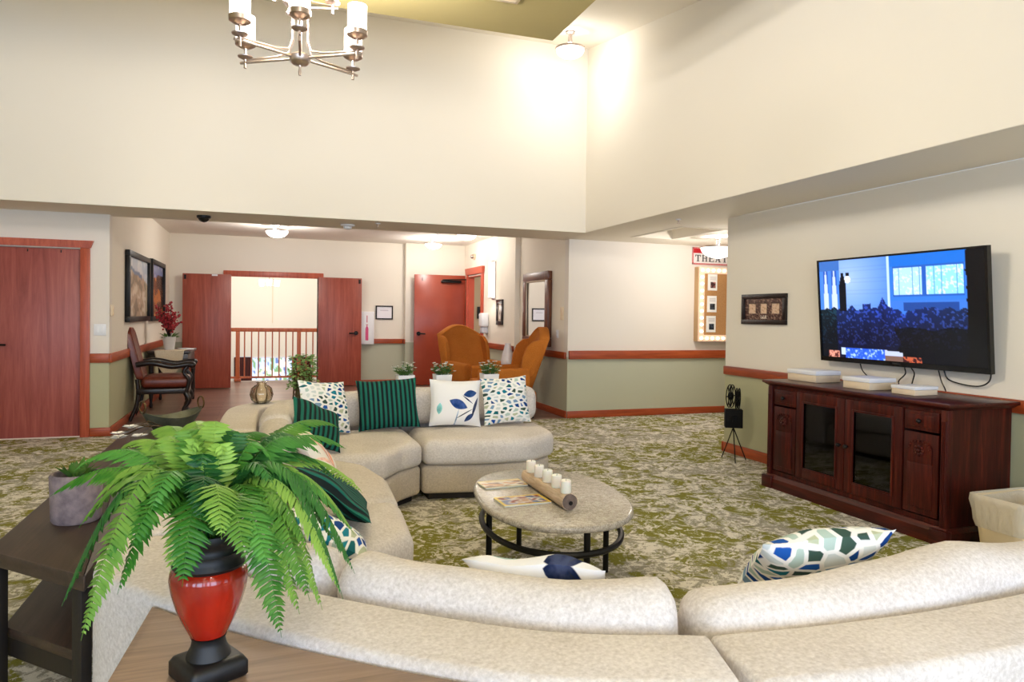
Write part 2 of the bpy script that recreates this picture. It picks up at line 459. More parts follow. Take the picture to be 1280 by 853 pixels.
# pillow cloths
def stripemat():
    m,nt,b=newmat('green_black_striped_cloth'); v=coords(nt)
    s=N(nt,'ShaderNodeSeparateXYZ'); nt.links.new(v,s.inputs[0])
    w=math_(nt,'SINE',math_(nt,'MULTIPLY',s.outputs[0],2*pi/.037))
    c=ramp(nt,math_(nt,'ADD',math_(nt,'MULTIPLY',w,.5),.5),[(.42,lin((9,24,26))),(.55,lin((20,98,84)))])
    nt.links.new(c,b.inputs['Base Color']); b.inputs['Roughness'].default_value=.75
    b.inputs['Specular IOR Level'].default_value=.2
    bump(nt,b,w,.3,.01); return m
M['stripe']=stripemat()
def mosaicmat(name,seedloc,border=(240,238,232),sc=1.0,gap=.10):
    m,nt,b=newmat(name); v=coords(nt,'Object',(sc*13,sc*22,13),(0,0,.35),seedloc)
    d=N(nt,'ShaderNodeTexVoronoi',feature='DISTANCE_TO_EDGE',voronoi_dimensions='2D'); c=N(nt,'ShaderNodeTexVoronoi',feature='F1',voronoi_dimensions='2D')
    for q in (d,c):
        q.inputs['Scale'].default_value=1; q.inputs['Randomness'].default_value=.8; nt.links.new(v,q.inputs['Vector'])
    sp=N(nt,'ShaderNodeSeparateColor'); nt.links.new(c.outputs['Color'],sp.inputs[0])
    pal=[(0,(176,196,186)),(.10,(16,62,128)),(.22,(24,118,138)),(.34,(206,212,208)),(.44,(58,82,72)),(.56,(120,150,178)),(.66,(28,98,104)),(.76,(182,188,158)),(.86,(24,80,160)),(.94,(214,218,212))]
    cc=ramp(nt,sp.outputs[0],[(p,lin(x)) for p,x in pal],'CONSTANT')
    e=ramp(nt,d.outputs['Distance'],[(gap,(0,0,0)),(gap+.05,(1,1,1))])
    nt.links.new(mixc(nt,e,lin(border),cc),b.inputs['Base Color']); b.inputs['Roughness'].default_value=.85; b.inputs['Specular IOR Level'].default_value=.15
    return m
M['mosaic']=mosaicmat('blue_green_mosaic_cloth',(0,0,0),sc=1.35,gap=.17)
M['mosaic_b']=mosaicmat('blue_green_mosaic_cloth_b',(3.3,7.1,0),sc=1.35,gap=.17)
M['mosaic_c']=mosaicmat('blue_green_mosaic_cloth_c',(9.7,2.4,0),sc=1.25)
def leafprint(name,leaves,ground=(238,236,234)):
    """leaves: (cx,cy,length,width,angle,colour)"""
    m,nt,b=newmat(name); v=coords(nt); s=N(nt,'ShaderNodeSeparateXYZ'); nt.links.new(v,s.inputs[0])
    c=None; cur=lin(ground)
    wob=noisen(nt,v,14,3)
    for cx,cy,L,W,a,colr in leaves:
        ca,sa=cos(radians(a)),sin(radians(a))
        dx=math_(nt,'SUBTRACT',s.outputs[0],cx); dy=math_(nt,'SUBTRACT',s.outputs[1],cy)
        u=math_(nt,'ADD',math_(nt,'MULTIPLY',dx,ca/L),math_(nt,'MULTIPLY',dy,sa/L))
        w=math_(nt,'ADD',math_(nt,'MULTIPLY',dx,-sa/W),math_(nt,'MULTIPLY',dy,ca/W))
        # lens: |w| < 1-u^2
        k=math_(nt,'SUBTRACT',math_(nt,'SUBTRACT',1,math_(nt,'MULTIPLY',u,u)),math_(nt,'ABSOLUTE',w))
        f=ramp(nt,k,[(.0,(0,0,0)),(.1,(1,1,1))])
        col=mixc(nt,ramp(nt,wob,[(.42,(0,0,0)),(.6,(1,1,1))]),lin(colr),tuple(min(1,x*1.7+.04) for x in lin(colr)))
        cur=mixc(nt,f,cur,col)
    nt.links.new(cur,b.inputs['Base Color']); b.inputs['Roughness'].default_value=.8; b.inputs['Specular IOR Level'].default_value=.15
    return m
M['leafprint']=leafprint('blue_leaf_print_cloth',[(.02,-.02,.085,.042,-22,(24,58,118)),(.12,.07,.06,.032,12,(28,62,116)),(-.14,-.06,.05,.024,84,(112,168,166)),(.11,-.13,.055,.02,40,(24,48,92)),(.16,-.04,.09,.013,72,(30,40,70)),(.07,-.1,.09,.005,30,(40,44,60)),(.0,-.15,.1,.006,75,(120,140,160)),(.1,.02,.06,.006,-38,(34,44,80))])
M['leafprint_b']=leafprint('navy_leaf_print_cloth',[(-.10,.145,.075,.030,14,(14,30,66)),(.10,.135,.055,.016,-4,(150,176,170)),(-.16,.13,.07,.006,30,(28,34,54)),(.05,-.08,.1,.04,30,(26,60,110))])
M['coral']=leafprint('coral_print_cloth',[(.02,.0,.14,.018,70,(214,138,112)),(-.05,.02,.13,.016,100,(222,156,132)),(.07,-.04,.12,.016,45,(206,128,104)),(-.1,-.06,.1,.014,130,(224,170,150))],(236,228,216))
DAY=80; ATR=170; EXPO=0.18
# ================================================================== SETTING
H0=.865   # height where the two wall colours meet (behind the rail)
def wall(name,x0,x1,y0,y1,z1,label,up='wall',lo='wall_low',z0=0):
    mb=MB()
    mb.box(x0,x1,y0,y1,z0,H0,mi=1); mb.box(x0,x1,y0,y1,H0,z1,mi=0)
    return struct(name,mb,[M[up],M[lo]],label,'wall',smooth=False)
ZC=2.525; ZF=2.88
# floors
struct('floor',MB().box(-6,9.5,-2.6,9.10,-.1,0),M['carpet'],'patterned olive and beige carpet floor of the lounge','floor',smooth=False)
struct('floor_foyer',MB().box(-1.67,4.03,9.10,15.78,-.1,-.004),M['plank'],'brown wood plank floor of the foyer beyond the lounge','floor',smooth=False)
struct('floor_hall',MB().box(4.03,5.4,12.3,15,-.1,-.004),M['plank'],'wood plank floor of the side hall behind the open red door','floor',smooth=False)
struct('floor_atrium',MB().box(-6,6,15.78,20.4,-3.1,-3.0),M['plank'],'lower floor of the atrium far below the balcony','floor',smooth=False)
# lounge side walls
mb=MB()
for (a,b,z0,z1) in ((-6,-2.92,0,H0),(-1.955,-1.67,0,H0)): mb.box(a,b,9.10,9.24,z0,z1,mi=1)
for (a,b,z0,z1) in ((-6,-2.92,H0,ZC),(-1.955,-1.67,H0,ZC),(-2.92,-1.955,2.125,ZC)): mb.box(a,b,9.10,9.24,z0,z1,mi=0)
struct('wall_left_door',mb,[M['wall_cool'],M['wall_low']],'pale cream wall around the cherry door at far left','wall',smooth=False)
wall('wall_theater',4.03,9.5,9.10,9.24,ZC,'cream and sage wall carrying the lit poster board','wall_cool','sage_cool')
wall('wall_television',4.72,4.9,-2.6,6.44,ZC,'cream and sage wall carrying the television')
wall('wall_television_end',4.905,9.5,6.30,6.44,ZC,'cream and sage return wall of the corridor by the theater sign')
wall('wall_left',-6.12,-6,-2.6,9.24,4.9,'cream and sage side wall of the lounge, left of the view')
wall('wall_corridor_end',9.5,9.62,6.3,9.24,ZC,'cream end wall of the theater corridor')
# window wall behind the camera
mb=MB(); Yb=-2.6
xs=[-6,-5.2,-3.2,-2.6,-.6,0,2.0,2.6,4.2,4.9]
for i in range(0,len(xs)-1):
    if i%2==0: mb.box(xs[i],xs[i+1],Yb-.14,Yb,0,4.9)
    else:
        mb.box(xs[i],xs[i+1],Yb-.14,Yb,0,.7); mb.box(xs[i],xs[i+1],Yb-.14,Yb,2.45,4.9)
struct('wall_window_side',mb,M['wall'],'cream wall with tall window openings facing the television lounge','wall',smooth=False)
# foyer walls
wall('wall_foyer_left',-1.81,-1.67,9.10+.14,14.55,3.0,'cream and sage foyer wall with two landscape pictures')
mb=MB()
for a,b,z0,z1,mi in ((-1.67,-.62,0,H0,1),(.985,2.7,0,H0,1),(-1.67,-.62,H0,3,0),(.985,2.7,H0,3,0),(-.62,.985,2.12,3,0)): mb.box(a,b,14.40,14.55,z0,z1,mi=mi)
for z0,z1,mi in ((0,H0,1),(H0,3,0)): mb.box(2.7,3.94,14.25,14.40,z0,z1,mi=mi)
struct('wall_foyer_back',mb,[M['wall'],M['sage_cool']],'cream and sage foyer back wall around the double doorway','wall',smooth=False)
wall('wall_foyer_right',4.03,4.15,9.24,11.1,3.0,'cream and sage foyer wall carrying the tall mirror','wall','sage_cool')
mb=MB()
for a,b,z0,z1,mi in ((11.1,12.98,0,H0,1),(11.1,12.98,H0,3,0),(13.95,14.25,0,H0,1),(13.95,14.25,H0,3,0),(12.98,13.95,2.22,3,0)): mb.box(3.94,4.06,a,b,z0,z1,mi=mi)
struct('wall_foyer_side',mb,[M['wall'],M['sage_cool']],'cream and sage foyer wall with the glowing wall sconce','wall',smooth=False)
wall('wall_hall',5.3,5.42,12.3,15,3,'beige wall of the side hall seen through the red doorway','wall','wall')
struct('wall_hall_far',MB().box(4.06,5.3,14.6,14.72,0,3),M['ivory'],'beige end wall of the side hall beyond the red doorway','wall',smooth=False)
struct('ceiling_hall',MB().box(4.1,5.4,12.3,14.7,2.7,2.8),M['white_ceiling'],'white ceiling of the side hall','ceiling',smooth=False)
# atrium
wz=-3
mb=MB()
for a,b,z0,z1 in ((-6,-.75,wz,4.4),(1.2,6,wz,4.4),(-.75,1.2,.25,4.4),(-.75,1.2,wz,-1.2)): mb.box(a,b,20,20.15,z0,z1)
struct('wall_atrium_far',mb,M['wall'],'bright cream atrium wall beyond the balcony railing','wall',smooth=False)
struct('wall_atrium_left',MB().box(-6.1,-6,14.6,20.15,-3,4.4),M['wall'],'left side wall of the atrium','wall',smooth=False)
struct('wall_atrium_right',MB().box(6,6.1,14.8,20.15,-3,4.4),M['wall'],'right side wall of the atrium','wall',smooth=False)
struct('ceiling_atrium',MB().box(-6.1,6.1,14.56,20.15,4.4,4.5),M['white_ceiling'],'ceiling high above the atrium','ceiling',smooth=False)
struct('trim_atrium_seam',MB().box(.19,.205,19.985,20,1.15,2.6),M['ivory'],'thin vertical seam on the far atrium wall','trim',smooth=False)
# ceilings
mb=MB()
mb.box(-6,3.93,8.325,9.10,ZC,ZC+.12)
for a,b,c,d in ((3.915,4.71,-2.6,9.1),(5.28,9.5,6.2,9.1),(4.71,5.28,8.44,9.1),(4.71,5.28,6.2,7.28)): mb.box(a,b,c,d,ZC,ZC+.12)
struct('ceiling',mb,M['soffit'],'low beige ceiling band around the tall lounge','ceiling',smooth=False)
mb=MB().box(4.6,5.4,7.2,8.52,ZC+.30,ZC+.36)
for a,b,c,d in ((4.65,4.705,7.22,8.5),(5.285,5.34,7.22,8.5),(4.65,5.34,7.22,7.275),(4.65,5.34,8.445,8.5)): mb.box(a,b,c,d,ZC+.121,ZC+.30)
struct('ceiling_recess',mb,M['white_ceiling'],'square recess in the corridor ceiling near the theater sign','ceiling',smooth=False)
struct('trim_recess',MB().box(4.66,4.71,7.24,8.48,ZC-.006,ZC+.001).box(5.28,5.33,7.24,8.48,ZC-.006,ZC+.001).box(4.71,5.28,7.24,7.28,ZC-.006,ZC+.001).box(4.71,5.28,8.44,8.48,ZC-.006,ZC+.001),M['soffit'],'thin rim around the square ceiling recess','trim',smooth=False)
struct('ceiling_foyer',MB().box(-1.81,4.15,9.24,14.55,ZF,ZF+.1),M['white_ceiling'],'pale ceiling of the foyer','ceiling',smooth=False)
struct('wall_header',MB().box(-1.67,4.03,9.10,9.24,ZC-.001,ZF+.12),M['soffit'],'beam face between lounge and foyer','wall',smooth=False)
struct('wall_upper_back',MB().box(-6,3.91,8.32,8.44,ZC+.002,5.3),M['wall'],'tall cream upper wall facing the camera','wall',smooth=False)
struct('wall_upper_right',MB().box(3.91,4.03,-2.6,8.44,ZC+.002,5.3),M['wall'],'tall cream upper wall above the television side','wall',smooth=False)
mb=MB().xprism([(8.4,4.90),(8.4,5.05),(5.0,4.5),(-2.7,4.5),(-2.7,4.34),(5.0,4.34)],-6.1,4.0)
struct('ceiling_upper',mb,M['wall'],'sloping cream ceiling high over the lounge','ceiling',smooth=False)
struct('ceiling_cloud',MB().box(-5.8,2.31,-2.4,5.63,3.8,4.0),M['olive'],'flat olive green ceiling panel hung below the cream ceiling','ceiling',smooth=False)

# trim: rails and baseboards
def rail(name,x0,x1,y0,y1,z0,z1,label,mat='trim'):
    return struct(name,MB().box(x0,x1,y0,y1,z0,z1,.006),M[mat],label,'rail')
rail('trim_theater_rail',4.04,9.5,9.055,9.099,.835,.955,'orange brown chair rail under the lit poster board')
rail('trim_television_rail',4.69,4.719,-2.6,6.435,.838,.928,'orange brown chair rail behind the carved cabinet','trim_y')
rail('trim_left_rail',-1.86,-1.668,9.07,9.099,.84,.945,'short orange brown chair rail beside the far left cherry door')
rail('trim_foyer_left_rail',-1.669,-1.64,9.071,14.39,.84,.945,'orange brown chair rail below the two landscape pictures','trim_y')
rail('trim_foyer_back_rail',1.9,2.7,14.365,14.399,.835,.93,'orange brown chair rail below the small certificate')
rail('trim_foyer_jog_rail',2.664,2.699,14.22,14.364,.835,.93,'end of the chair rail on the wall corner beside the red door','trim_y')
rail('trim_mirror_rail',3.995,4.029,9.14,11.06,.835,.93,'orange brown chair rail below the tall mirror','trim_y')
rail('trim_sconce_rail',3.9,3.939,11.1,12.86,.835,.93,'orange brown chair rail behind the orange wing chairs','trim_y')
rail('baseboard_theater',4.03,9.5,9.08,9.099,0,.10,'orange brown baseboard below the theater wall')
rail('baseboard_television',4.70,4.719,-2.6,6.43,0,.105,'orange brown baseboard behind the carved cabinet','trim_y')
rail('baseboard_corridor',4.70,9.5,6.441,6.46,0,.105,'orange brown baseboard around the end of the television wall')
rail('baseboard_left',-1.86,-1.65,9.08,9.099,0,.10,'short orange brown baseboard right of the far left cherry door')
rail('baseboard_foyer_left',-1.669,-1.65,9.10,14.39,0,.10,'orange brown baseboard behind the leather chair','trim_y')
rail('baseboard_foyer_back',1.08,2.7,14.38,14.399,0,.10,'orange brown baseboard below the extinguisher box')
rail('baseboard_foyer_corner',2.7,3.93,14.23,14.249,0,.10,'orange brown baseboard behind the open red door')
rail('baseboard_mirror',4.01,4.029,9.1,11.08,0,.10,'orange brown baseboard below the tall mirror','trim_y')
rail('baseboard_sconce',3.92,3.939,11.1,12.86,0,.10,'orange brown baseboard below the wall sconce','trim_y')

# door at far left
d=struct('door_1',MB().box(-2.915,-1.96,9.135,9.18,.008,2.12,.003),M['door'],'closed cherry wood door at the far left','door')
hb=MB().cyl((-2.80,9.10,1.045),(-2.80,9.135,1.045),.03).tube([(-2.80,9.10,1.045),(-2.75,9.085,1.045),(-2.67,9.085,1.043)],.011)
hb.build('door_handle',M['dark'],d)
MB().box(-2.48,-2.47,9.128,9.136,2.075,2.105).box(-2.16,-2.15,9.128,9.136,2.075,2.105).build('door_hook',M['dark'],d)
mb=MB().box(-1.955,-1.862,9.07,9.10,0,2.135,.004).box(-3.02,-2.92,9.07,9.10,0,2.135,.004)
mb.loft([[(-3.03,9.062,2.135),(-1.855,9.062,2.135),(-1.855,9.1,2.135),(-3.03,9.1,2.135)],[(-3.06,9.05,2.215),(-1.825,9.05,2.215),(-1.825,9.1,2.215),(-3.06,9.1,2.215)]])
mb.box(-1.962,-1.955,9.10,9.2,0,2.125)
struct('trim_left_door',mb,M['frame'],'cherry casing and header around the far left door','door frame')
# double doors to the atrium balcony
def leafdoor(name,x0,x1,label,handle,mat='door2'):
    d=struct(name,MB().box(x0,x1,14.20,14.245,.012,2.135,.003),M[mat],label,'door')
    if handle is not None:
        MB().cyl((handle,14.175,1.05),(handle,14.20,1.05),.042).tube([(handle,14.165,1.05),(handle-.05,14.15,1.05),(handle-.14,14.15,1.045)],.014).cyl((handle,14.15,1.05),(handle,14.18,1.05),.016).build('door_handle',M['dark'],d)
    return d
d=leafdoor('door_2',-1.425,-.595,'left leaf of the open cherry double doors',None)
MB().box(-1.40,-1.365,14.185,14.20,2.03,2.11).build('door_catch',M['dark'],d)
MB().box(-.93,-.83,14.19,14.20,2.10,2.13).build('door_holder',M['white'],d)
d=leafdoor('door_3',.985,1.815,'right leaf of the open cherry double doors, with a dark lever',1.71)
MB().box(1.755,1.79,14.185,14.20,2.03,2.11).build('door_catch',M['dark'],d)
mb=MB().box(-.74,1.09,14.36,14.40,2.11,2.22,.004).box(-.63,-.62,14.4,14.55,0,2.12).box(.985,.995,14.4,14.55,0,2.12)
struct('trim_double_door',mb,M['frame'],'cherry header over the open double doorway','door frame')
# red door standing open
d=struct('door_4',MB().box(2.84,3.90,14.04,14.085,.012,2.245,.003),M['red'],'glossy red door standing open by the certificate','door')
MB().cyl((2.93,14.015,1.05),(2.93,14.04,1.05),.042).tube([(2.93,14.005,1.05),(2.97,13.99,1.05),(3.06,13.99,1.045)],.014).cyl((2.93,13.99,1.05),(2.93,14.02,1.05),.016).build('door_handle',M['dark'],d)
MB().box(3.38,3.80,13.97,14.04,2.09,2.14,.01).tube([(3.40,13.98,2.145),(3.62,13.9,2.15),(3.88,13.93,2.16)],.012).build('door_closer',M['dark'],d)
MB().box(2.99,3.005,14.03,14.04,2.12,2.19).build('door_hook',M['dark'],d)
mb=MB().box(3.905,3.94,12.87,12.98,0,2.25,.004).box(3.905,3.94,13.95,14.03,0,2.25,.004)
mb.loft([[(3.895,12.86,2.25),(3.94,12.86,2.25),(3.94,14.03,2.25),(3.895,14.03,2.25)],[(3.88,12.83,2.38),(3.94,12.83,2.38),(3.94,14.03,2.38),(3.88,14.03,2.38)]])
mb.box(3.94,4.06,13.935,13.95,0,2.22).box(3.94,4.06,12.98,12.995,0,2.22).box(3.94,4.06,12.98,13.95,2.205,2.22)
struct('trim_red_door',mb,M['redframe'],'red casing around the side hall doorway','door frame')
k=tag(MB().box(4.32,4.41,14.56,14.598,1.36,1.62,.008).build('wall_mounted_card_reader',M['blackp']),'black card reader on the hall wall inside the red doorway','card reader')
MB().cyl((4.365,14.55,1.44),(4.365,14.56,1.44),.02).build('button',M['nickel'],k)
# balcony railing
b=thing('balcony_railing','orange brown wooden balcony railing beyond the double doors','railing',(.2,15.62,0))
MB().box(-2.4,2.8,15.585,15.655,1.03,1.11,.01).build('handrail',M['rail_orange'],b)
MB().box(-2.4,2.8,15.6,15.64,.06,.10).build('bottom_rail',M['rail_orange'],b)
for x in (-1.75,-.52,.69,1.9):
    p=MB().box(x-.04,x+.04,15.58,15.66,0,1.03,.004).build('post',M['rail_orange'],b)
    MB().box(x-.065,x+.065,15.555,15.685,.001,.055,.006).build('post_base',M['rail_orange'],p)
x=-2.30
while x<2.75:
    if min(abs(x-c) for c in (-1.75,-.52,.69,1.9))>.055:
        MB().box(x-.013,x+.013,15.607,15.633,.10,1.03).build('baluster',M['rail_orange'],b)
    x+=.1365
# far atrium window with dark side panels
w=struct('window_1',MB().box(-.31,.71,19.99,20.03,.21,.25).box(-.31,.71,19.99,20.03,-1.2,-1.16),M['white'],'bright lower atrium window between dark wood panels','window',smooth=False)
def winpaint(u,v):
    n=noise.noise(Vector((u*5,v*5,1)))
    g=noise.noise(Vector((u*9,v*7,4)))
    c=(190,205,236) if n<.05 else (236,232,214)
    if g>.18: c=(120,156,110)
    if g<-.3: c=(96,118,170)
    return c
def painted(name,o,u,v,nx,ny,fn,mat,parent=None,thick=None,mul=1):
    """flat printed surface made of a fine grid whose points carry the picture's colours; o top-left, u right, v down"""
    o=Vector(o);u=Vector(u);v=Vector(v); mb=MB(); cols=[]
    vs=[];fs=[]
    for j in range(ny+1):
        for i in range(nx+1):
            vs.append(o+u*(i/nx)+v*(j/ny)); cols.append(tuple(mul*x for x in lin(fn(i/nx,j/ny))))
    for j in range(ny):
        for i in range(nx):
            a=j*(nx+1)+i; fs.append((a,a+1,a+nx+2,a+nx+1))
    mb.raw(vs,fs); mb.c=cols
    return mb.build(name,mat,parent,smooth=False)
painted('pane',(-.3,20.02,.22),(1.0,0,0),(0,0,-1.4),30,30,winpaint,colattr('bright_view',.3,1.6),w)
MB().box(-.75,-.31,19.93,20.0,-1.2,.24,.01).build('side_panel',M['mahog'],w)
MB().box(.71,1.2,19.93,20.0,-1.2,.24,.01).build('side_panel',M['mahog'],w)

# ================================================================== CEILING FIXTURES
def bowl_lamp(label,x,y,zc,drop,r,power,lift=.0,col=(1,.95,.89)):
    t=thing('ceiling_lamp',label,'ceiling lamp',(x,y,zc-drop-r*.5),0,'white bowl ceiling lamps')
    zr=zc-drop
    MB().lathe([(.001,zc-.001),(.055,zc-.001),(.055,zc-.018),(.02,zc-.03),(.001,zc-.03)],(x,y,0)).build('canopy',M['nickel'],t)
    mb=MB().cyl((x,y,zr),(x,y,zc-.02),.010)
    for k in range(3):
        a=2*pi*k/3; mb.tube([(x+.02*cos(a),y+.02*sin(a),zc-.035),(x+.03*cos(a),y+.03*sin(a),zr+.03),(x+r*.55*cos(a),y+r*.55*sin(a),zr+.012),(x+r*.97*cos(a),y+r*.97*sin(a),zr+.004)],.006,6)
    mb.build('stem',M['nickel'],t)
    MB().lathe([(r*.93,zr-.012),(r*1.03,zr-.014),(r*1.04,zr+.006),(r*.93,zr+.006)],(x,y,0),36).build('rim',M['nickel'],t)
    prof=[(.001,zr-r*.62)]+[(r*.96*sin(a),zr-.012-(r*.62-.012)*cos(a)) for a in [pi/2*k/9 for k in range(1,10)]]+[(r*.9,zr-.008),(.001,zr-.02)]
    MB().lathe(prof,(x,y,0),32).build('bowl_shade',M['bulb_soft'],t)
    light('POINT',(x,y,zr-r*.62-.06),power,col,t,.10)
    light('POINT',(x,y,zr+.07),power*.35,col,t,.06)
    return t
bowl_lamp('white bowl ceiling lamp over the open double doors',.18,12.2,ZF,.10,.185,52)
bowl_lamp('small white bowl ceiling lamp nearest the open red door',3.0,13.1,ZF,.10,.165,36)
bowl_lamp('half hidden white bowl ceiling lamp near the wall sconce',3.22,11.55,ZF,.07,.17,11)
bowl_lamp('white bowl ceiling lamp before the theater sign, cut by the wall',5.66,7.92,ZC,.14,.235,38)
bowl_lamp('white bowl lamp high in the upper wall corner',3.34,7.60,4.76,.20,.17,17,col=(1,.975,.95))
# small ceiling pieces
t=thing('ceiling_camera','black dome camera under the ceiling band','camera',(-.66,8.72,ZC-.05))
MB().lathe([(.001,ZC-.001),(.075,ZC-.001),(.075,ZC-.022),(.068,ZC-.03),(.001,ZC-.03)],(-.66,8.72,0)).build('base',M['blackp'],t)
MB().lathe([(.06,ZC-.03)]+[(.06*cos(a),ZC-.03-.045*sin(a)) for a in [pi/2*k/6 for k in range(1,6)]]+[(.001,ZC-.075)],(-.66,8.72,0)).build('dome',plain('smoked_dome',(8,8,9),.08),t)
t=thing('smoke_detector','white smoke detector on the ceiling band','smoke detector',(.95,8.83,ZC-.05))
MB().lathe([(.001,ZC-.001),(.085,ZC-.001),(.085,ZC-.018),(.06,ZC-.022),(.001,ZC-.022)],(.95,8.83,0)).build('base',M['white'],t)
MB().lathe([(.05,ZC-.022),(.045,ZC-.05),(.02,ZC-.06),(.001,ZC-.06)],(.95,8.83,0)).build('sensor',M['white'],t)
def sprinkler(label,x,y,z):
    t=thing('ceiling_sprinkler',label,'sprinkler',(x,y,z-.04))
    MB().lathe([(.001,z-.001),(.032,z-.001),(.028,z-.012),(.001,z-.012)],(x,y,0)).build('escutcheon',M['white'],t)
    MB().cyl((x,y,z-.012),(x,y,z-.035),.009).cyl((x,y,z-.05),(x,y,z-.046),.018).build('nozzle',M['nickel'],t)
sprinkler('sprinkler head on the ceiling band right of the smoke detector',1.27,8.52,ZC)
sprinkler('sprinkler head on the low ceiling beside the square recess',4.28,6.72,ZC)
sprinkler('sprinkler head on the foyer ceiling near the red door',2.9,12.3,ZF)
t=thing('ceiling_vent','cream air vent in the olive ceiling panel','vent',(1.62,4.9,3.79))
MB().box(1.40,1.78,4.78,5.05,3.785,3.799,.004).build('frame',M['ivory'],t)
mb=MB()
for k in range(7): mb.box(1.43,1.75,4.81+.032*k,4.825+.032*k,3.779,3.785)
mb.build('louver',M['ivory'],t)

# chandelier
cx,cy=.195,4.60
t=thing('chandelier','brushed nickel chandelier with white glass cylinder shades','chandelier',(cx,cy,2.94))
zh=3.02
MB().lathe([(.001,-.105),(.008,-.105),(.010,-.085),(.006,-.06),(.010,-.045),(.045,-.038),(.062,-.02),(.066,.012),(.055,.02),(.035,.03),(.001,.03)],(cx,cy,zh)).build('hub',M['nickel'],t)
mb=MB().cyl((cx,cy,zh+.02),(cx,cy,3.79),.012); mb.build('rod',M['nickel'],t)
MB().lathe([(.001,3.799),(.075,3.799),(.075,3.78),(.03,3.765),(.001,3.765)],(cx,cy,0)).build('canopy',M['nickel'],t)
def chand_arm(a,R,z,zs,sub):
    e=Vector((cx+R*cos(a),cy+R*sin(a),z)); dx,dy=cos(a),sin(a)
    mb=MB().tube([(cx+dx*.04,cy+dy*.04,z),(cx+dx*R*.5,cy+dy*R*.5,z),(cx+dx*(R+.035),cy+dy*(R+.035),z)],.0085,8)
    mb.tube([(cx+dx*.05,cy+dy*.05,z+.33),(cx+dx*.05,cy+dy*.05,z+.10),(cx+dx*.075,cy+dy*.075,z+.04),(cx+dx*.16,cy+dy*.16,z+.022),(e.x,e.y,z+.016)],.006,8)
    mb.cyl((e.x,e.y,z-.035),(e.x,e.y,zs),.009)
    o=mb.build('arm',M['nickel'],t)
    MB().lathe([(.001,z+.022),(.02,z+.022),(.045,z+.034),(.047,z+.04),(.001,z+.04)],(e.x,e.y,0),24).build('drip_pan',M['nickel'],o)
    MB().lathe([(.001,zs-.01),(.035,zs-.006),(.062,zs+.010),(.064,zs+.038),(.001,zs+.038)],(e.x,e.y,0),24).build('cup',M['nickel'],o)
    MB().lathe([(.001,zs+.040),(.058,zs+.040),(.058,zs+.19),(.053,zs+.19),(.050,zs+.06),(.001,zs+.06)],(e.x,e.y,0),24).build('glass_shade',M['bulb'],o)
    light('POINT',(e.x,e.y,zs+.24),29,(1,.95,.89),t,.05)
for k in (-2,-1,0,1,2): chand_arm(radians(-93+60*k),.385,zh,zh+.10,0)
for k in range(3): chand_arm(radians(-20+120*k),.20,zh+.31,zh+.40,1)
c2=copy_tree(t); c2.location=(cx,-1.1,t.location.z); c2['label']='second nickel chandelier added behind the camera for fill light'  # unseen copy, lights included, added to fill the near side of the lounge

# far atrium chandelier
t=thing('chandelier','distant chandelier glowing over the balcony railing','chandelier',(.1,18,2.1))
mb=MB().cyl((.1,18,2.06),(.1,18,4.39),.012)
for k in range(3):
    a=2*pi*k/3+.5; mb.tube([(.1,18,2.08),(.1+.2*cos(a),18+.2*sin(a),2.08)],.01,6)
mb.build('frame',M['nickel'],t)
for k in range(3):
    a=2*pi*k/3+.5
    MB().lathe([(.001,2.07),(.05,2.07),(.07,2.22),(.001,2.22)],(.1+.2*cos(a),18+.2*sin(a),0),16).build('glass_shade',M['bulb'],t)
light('POINT',(.1,18,1.85),40,(1,.9,.78),t,.25)
# ================================================================== SOFA
SG='oatmeal sectional sofa pieces'
LED=.68
def sofa(label,base_poly,seat_polys,ledge_path,cushions,loc,plinth=None):
    t=thing('sofa_section',label,'sofa',(loc[0],loc[1],0),0,SG)
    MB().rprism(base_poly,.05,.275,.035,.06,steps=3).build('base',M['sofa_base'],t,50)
    MB().prism(inset(fillet(base_poly,.06),.06),.001,.05).build('plinth',M['plinth'],t)
    for sp in seat_polys:
        MB().rprism(sp,.279,.475,.075,.09,crown=.02,steps=5,rb=.05,lump=.006).build('seat_cushion',M['sofa'],t,60)
    if ledge_path:
        MB().sweep(ledge_path,lambda q: rrect(-.125,.125,.05,LED,.028),er=.02,res=.08).build('back_frame',M['sofa'],t,50)
    for path,zt,th,lean in cushions:
        def sec(q,zt=zt,th=th):
            z1=zt(q) if callable(zt) else zt
            r=min(.085,th*.42)
            return [(o+lean*((z-.49)/.3),z) for o,z in rrect(-th/2,th/2,.485,z1,r,5)]
        MB().sweep(path,sec,er=.07,res=.07,lump=.010).build('back_cushion',M['sofa'],t,60)
    return t
